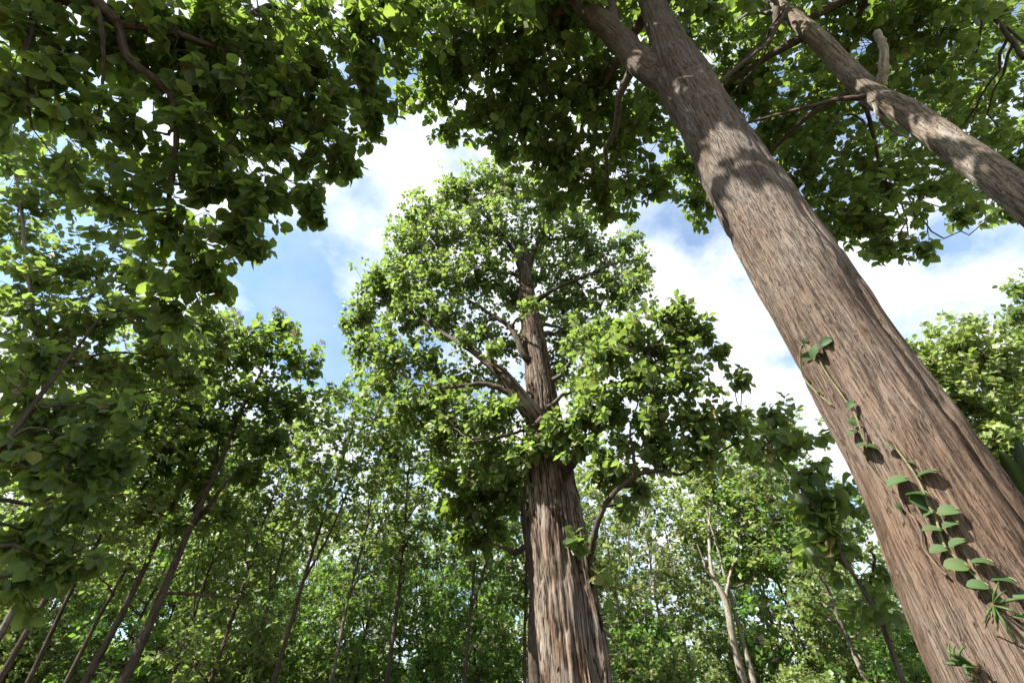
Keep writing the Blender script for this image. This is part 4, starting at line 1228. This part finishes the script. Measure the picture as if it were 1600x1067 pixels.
for (c, ax, asp, lift) in VL:
    px, py = z4(*c)
    p, nrm = on_bole(px, py, lift * .5)
    dp = float((p - EYE).dot(F_))
    to_cam = unit(EYE - p)
    axis = R_ * ax[0] - U_ * ax[1]
    axis = unit(axis - to_cam * axis.dot(to_cam))
    Lm = math.hypot(*ax) / S4 / FPX * dp * .90
    perp = np.cross(axis, to_cam)
    if perp[2] < 0:
        perp = -perp
    ratio = .74
    ct = min(1.0, asp / ratio)
    nn_ = to_cam * ct + perp * math.sqrt(1 - ct * ct)
    S = np.cross(axis, nn_)
    hw = Lm * ratio / 2
    q = p - vine_base
    o = bpy.data.objects.new('leaf', vine_mesh)
    o.parent = vine
    o.matrix_basis = Matrix(((S[0] * hw, axis[0] * Lm, nn_[0] * Lm, q[0]), (S[1] * hw, axis[1] * Lm, nn_[1] * Lm, q[1]), (S[2] * hw, axis[2] * Lm, nn_[2] * Lm, q[2]), (0, 0, 0, 1)))
    COL.objects.link(o)
    # leaf stalk down to the bark
    foot, _ = on_bole(px + ax[0] * .15, py - 6, .02)
    e = min((p - axis * Lm * .47, p + axis * Lm * .47), key=lambda v: np.linalg.norm(v - foot))      # stalk joins the blade at its nearer end
    if Lm > .05:
        g = Geo(); g.tube(resample(np.vstack([foot, (foot + e) / 2 + nrm * .01, e]), 6), np.full(6, .0028), 5)
        link('leaf_stalk', local(g, vine_base).mesh('leaf_stalk', STEM_GREEN), vine)


def blade(pts, w, thick=.003, fold=.15, nose=.6):
    """Strap-shaped leaf along world points, given its own thickness."""
    P = resample(np.asarray(pts), 14)
    t = unit(np.gradient(P, axis=0))
    side = unit(np.cross(t, unit(EYE - P[0]) + UP * .2))
    nr = np.cross(side, t)
    s = np.linspace(0, 1, 14)
    ww = w * np.clip(np.minimum(.35 + s * 2.2, (1 - s) ** nose * 1.25), 0.02, 1)
    rows_ = [P - side * ww[:, None] + nr * (fold * ww)[:, None], P + nr * thick, P + side * ww[:, None] + nr * (fold * ww)[:, None], P - nr * thick]
    V = np.stack(rows_, 1).reshape(-1, 3)
    Q = [(a * 4 + c, a * 4 + (c + 1) % 4, (a + 1) * 4 + (c + 1) % 4, (a + 1) * 4 + c) for a in range(13) for c in range(4)]
    return V, np.array(Q)


def lump(rng, c, r, n=10):
    """Uneven root or moss lump."""
    th, ph = np.meshgrid(np.linspace(0, 2 * math.pi, n, endpoint=False), np.linspace(.15, math.pi - .15, n), indexing='ij')
    d = np.stack([np.cos(th) * np.sin(ph), np.sin(th) * np.sin(ph), np.cos(ph)], -1)
    V = np.asarray(c) + d * (np.asarray(r) * (1 + rng.normal(0, .22, th.shape))[..., None])
    Q = [(a * n + b_, ((a + 1) % n) * n + b_, ((a + 1) % n) * n + b_ + 1, a * n + b_ + 1) for a in range(n) for b_ in range(n - 1)]
    return V.reshape(-1, 3), np.array(Q)


def epiphyte(label, name, cat, base_px, tips, w, mat, lump_r, out=.07, n_roots=10, seed=1):
    rg_ = np.random.default_rng(seed)
    b0, nrm = on_bole(*base_px, .0)
    t = thing(name, label, cat, b0)
    V, Q = lump(rg_, b0 + nrm * .005, lump_r)
    g = Geo(); g.add(V, Q)
    A_ = np.repeat([b0 + nrm * .02], n_roots, 0)
    e = [on_bole(base_px[0] + rg_.normal(0, 12), base_px[1] + abs(rg_.normal(0, 22)), .006)[0] for _ in range(n_roots)]
    g.sticks(A_, np.array(e), .004, .002)
    link('root', local(g, b0).mesh('root', MOSS), t)
    for (tx, ty, lift, wk) in tips:
        e, n2 = on_bole(tx, ty, lift)
        m = (b0 + e) / 2 + nrm * out
        V, Q = blade([b0 + nrm * .01, m, e], w * wk)
        g = Geo(); g.add(V - b0, Q)
        Vm = np.vstack(g.V)
        link('leaf', make_mesh('leaf', Vm, np.vstack(g.Q), None, mat, True, {'tint': ('FLOAT', np.full(len(Vm), rg_.random())), 'blade': ('FLOAT_VECTOR', np.zeros((len(Vm), 3)))}), t)


epiphyte('grassy tuft with narrow hanging blades below the vine on the thick trunk', 'orchid', 'plant', (1552, 946),
         [(1559, 910, .05, .9), (1543, 976, .04, .9), (1563, 982, .05, .9), (1588, 1004, .06, 1.0), (1596, 1012, .05, .9), (1576, 985, .03, .7), (1598, 968, .06, .9), (1602, 940, .07, 1.2), (1570, 925, .06, .8)], .0065, LEAF_VINE, .022, seed=4)
epiphyte('small half dried fern clump near the foot of the thick trunk', 'fern', 'plant', (1524, 1040),
         [(1497, 1004, .05, 1.0), (1508, 1008, .06, 1.1), (1520, 1008, .05, 1.0), (1492, 1034, .05, .9), (1538, 1044, .05, 1.1), (1505, 1022, .07, 1.0), (1545, 1062, .05, .9)], .008, LEAF_VINE, .022, seed=5)

# thick-leaved plant growing on the far right flank of the bole
fb = at(1606, 812, 2.86)
fr = thing('staghorn_fern', 'thick strap leaves jutting out at the right edge of the thick trunk', 'plant', fb)
g = Geo(); V, Q = lump(np.random.default_rng(8), fb + np.array([.0, .03, -.02]), .07); g.add(V, Q)
link('root', local(g, fb).mesh('root', MOSS), fr)
for kf, (pts, w) in enumerate((([(1606, 812, 2.84), (1590, 785, 2.78), (1568, 765, 2.76), (1540, 752, 2.78)], .05), ([(1606, 808, 2.84), (1594, 765, 2.80), (1580, 730, 2.8), (1562, 704, 2.82)], .042),
                               ([(1606, 815, 2.82), (1598, 812, 2.76), (1588, 800, 2.74), (1580, 786, 2.74)], .035), ([(1610, 806, 2.88), (1606, 765, 2.9), (1598, 725, 2.92), (1592, 688, 2.95)], .045),
                               ([(1610, 818, 2.84), (1602, 838, 2.8), (1594, 850, 2.78), (1584, 862, 2.78)], .03), ([(1614, 806, 2.9), (1622, 770, 2.92), (1618, 730, 2.95), (1610, 700, 3.0)], .045), ([(1606, 812, 2.82), (1596, 800, 2.74), (1578, 790, 2.70), (1560, 788, 2.70)], .03))):
    V, Q = blade([at(*p) for p in pts], w, .008, .3, .35)
    V = V - fb
    link('leaf', make_mesh('leaf', V, Q, None, FROND, True, {'tint': ('FLOAT', np.full(len(V), .13 * kf)), 'blade': ('FLOAT_VECTOR', np.zeros((len(V), 3)))}), fr)

# fern on the giant's foot
rg_ = np.random.default_rng(15)
c = at(918, 1035, 8.2)
t = thing('fern', 'feathery fern clump growing on the foot of the giant trunk', 'plant', c)
g = Geo(); V, Q = lump(rg_, c + np.array([0, .1, 0]), .09); g.add(V, Q)
link('root', local(g, c).mesh('root', MOSS), t)
for k in range(16):
    a = k * 2.4
    d = np.array([math.cos(a) * .22, -.10 - .06 * rg_.random(), .18 * math.sin(a) + .05])
    V, Q = blade([c, c + d * .55 + UP * .03, c + d * (1 + .4 * rg_.random()) - UP * .03], .018)
    link('frond', make_mesh('frond', V - c, Q, None, LEAF_VINE, True, {'tint': ('FLOAT', np.full(len(V), rg_.random() * .9)), 'blade': ('FLOAT_VECTOR', np.zeros((len(V), 3)))}), t)
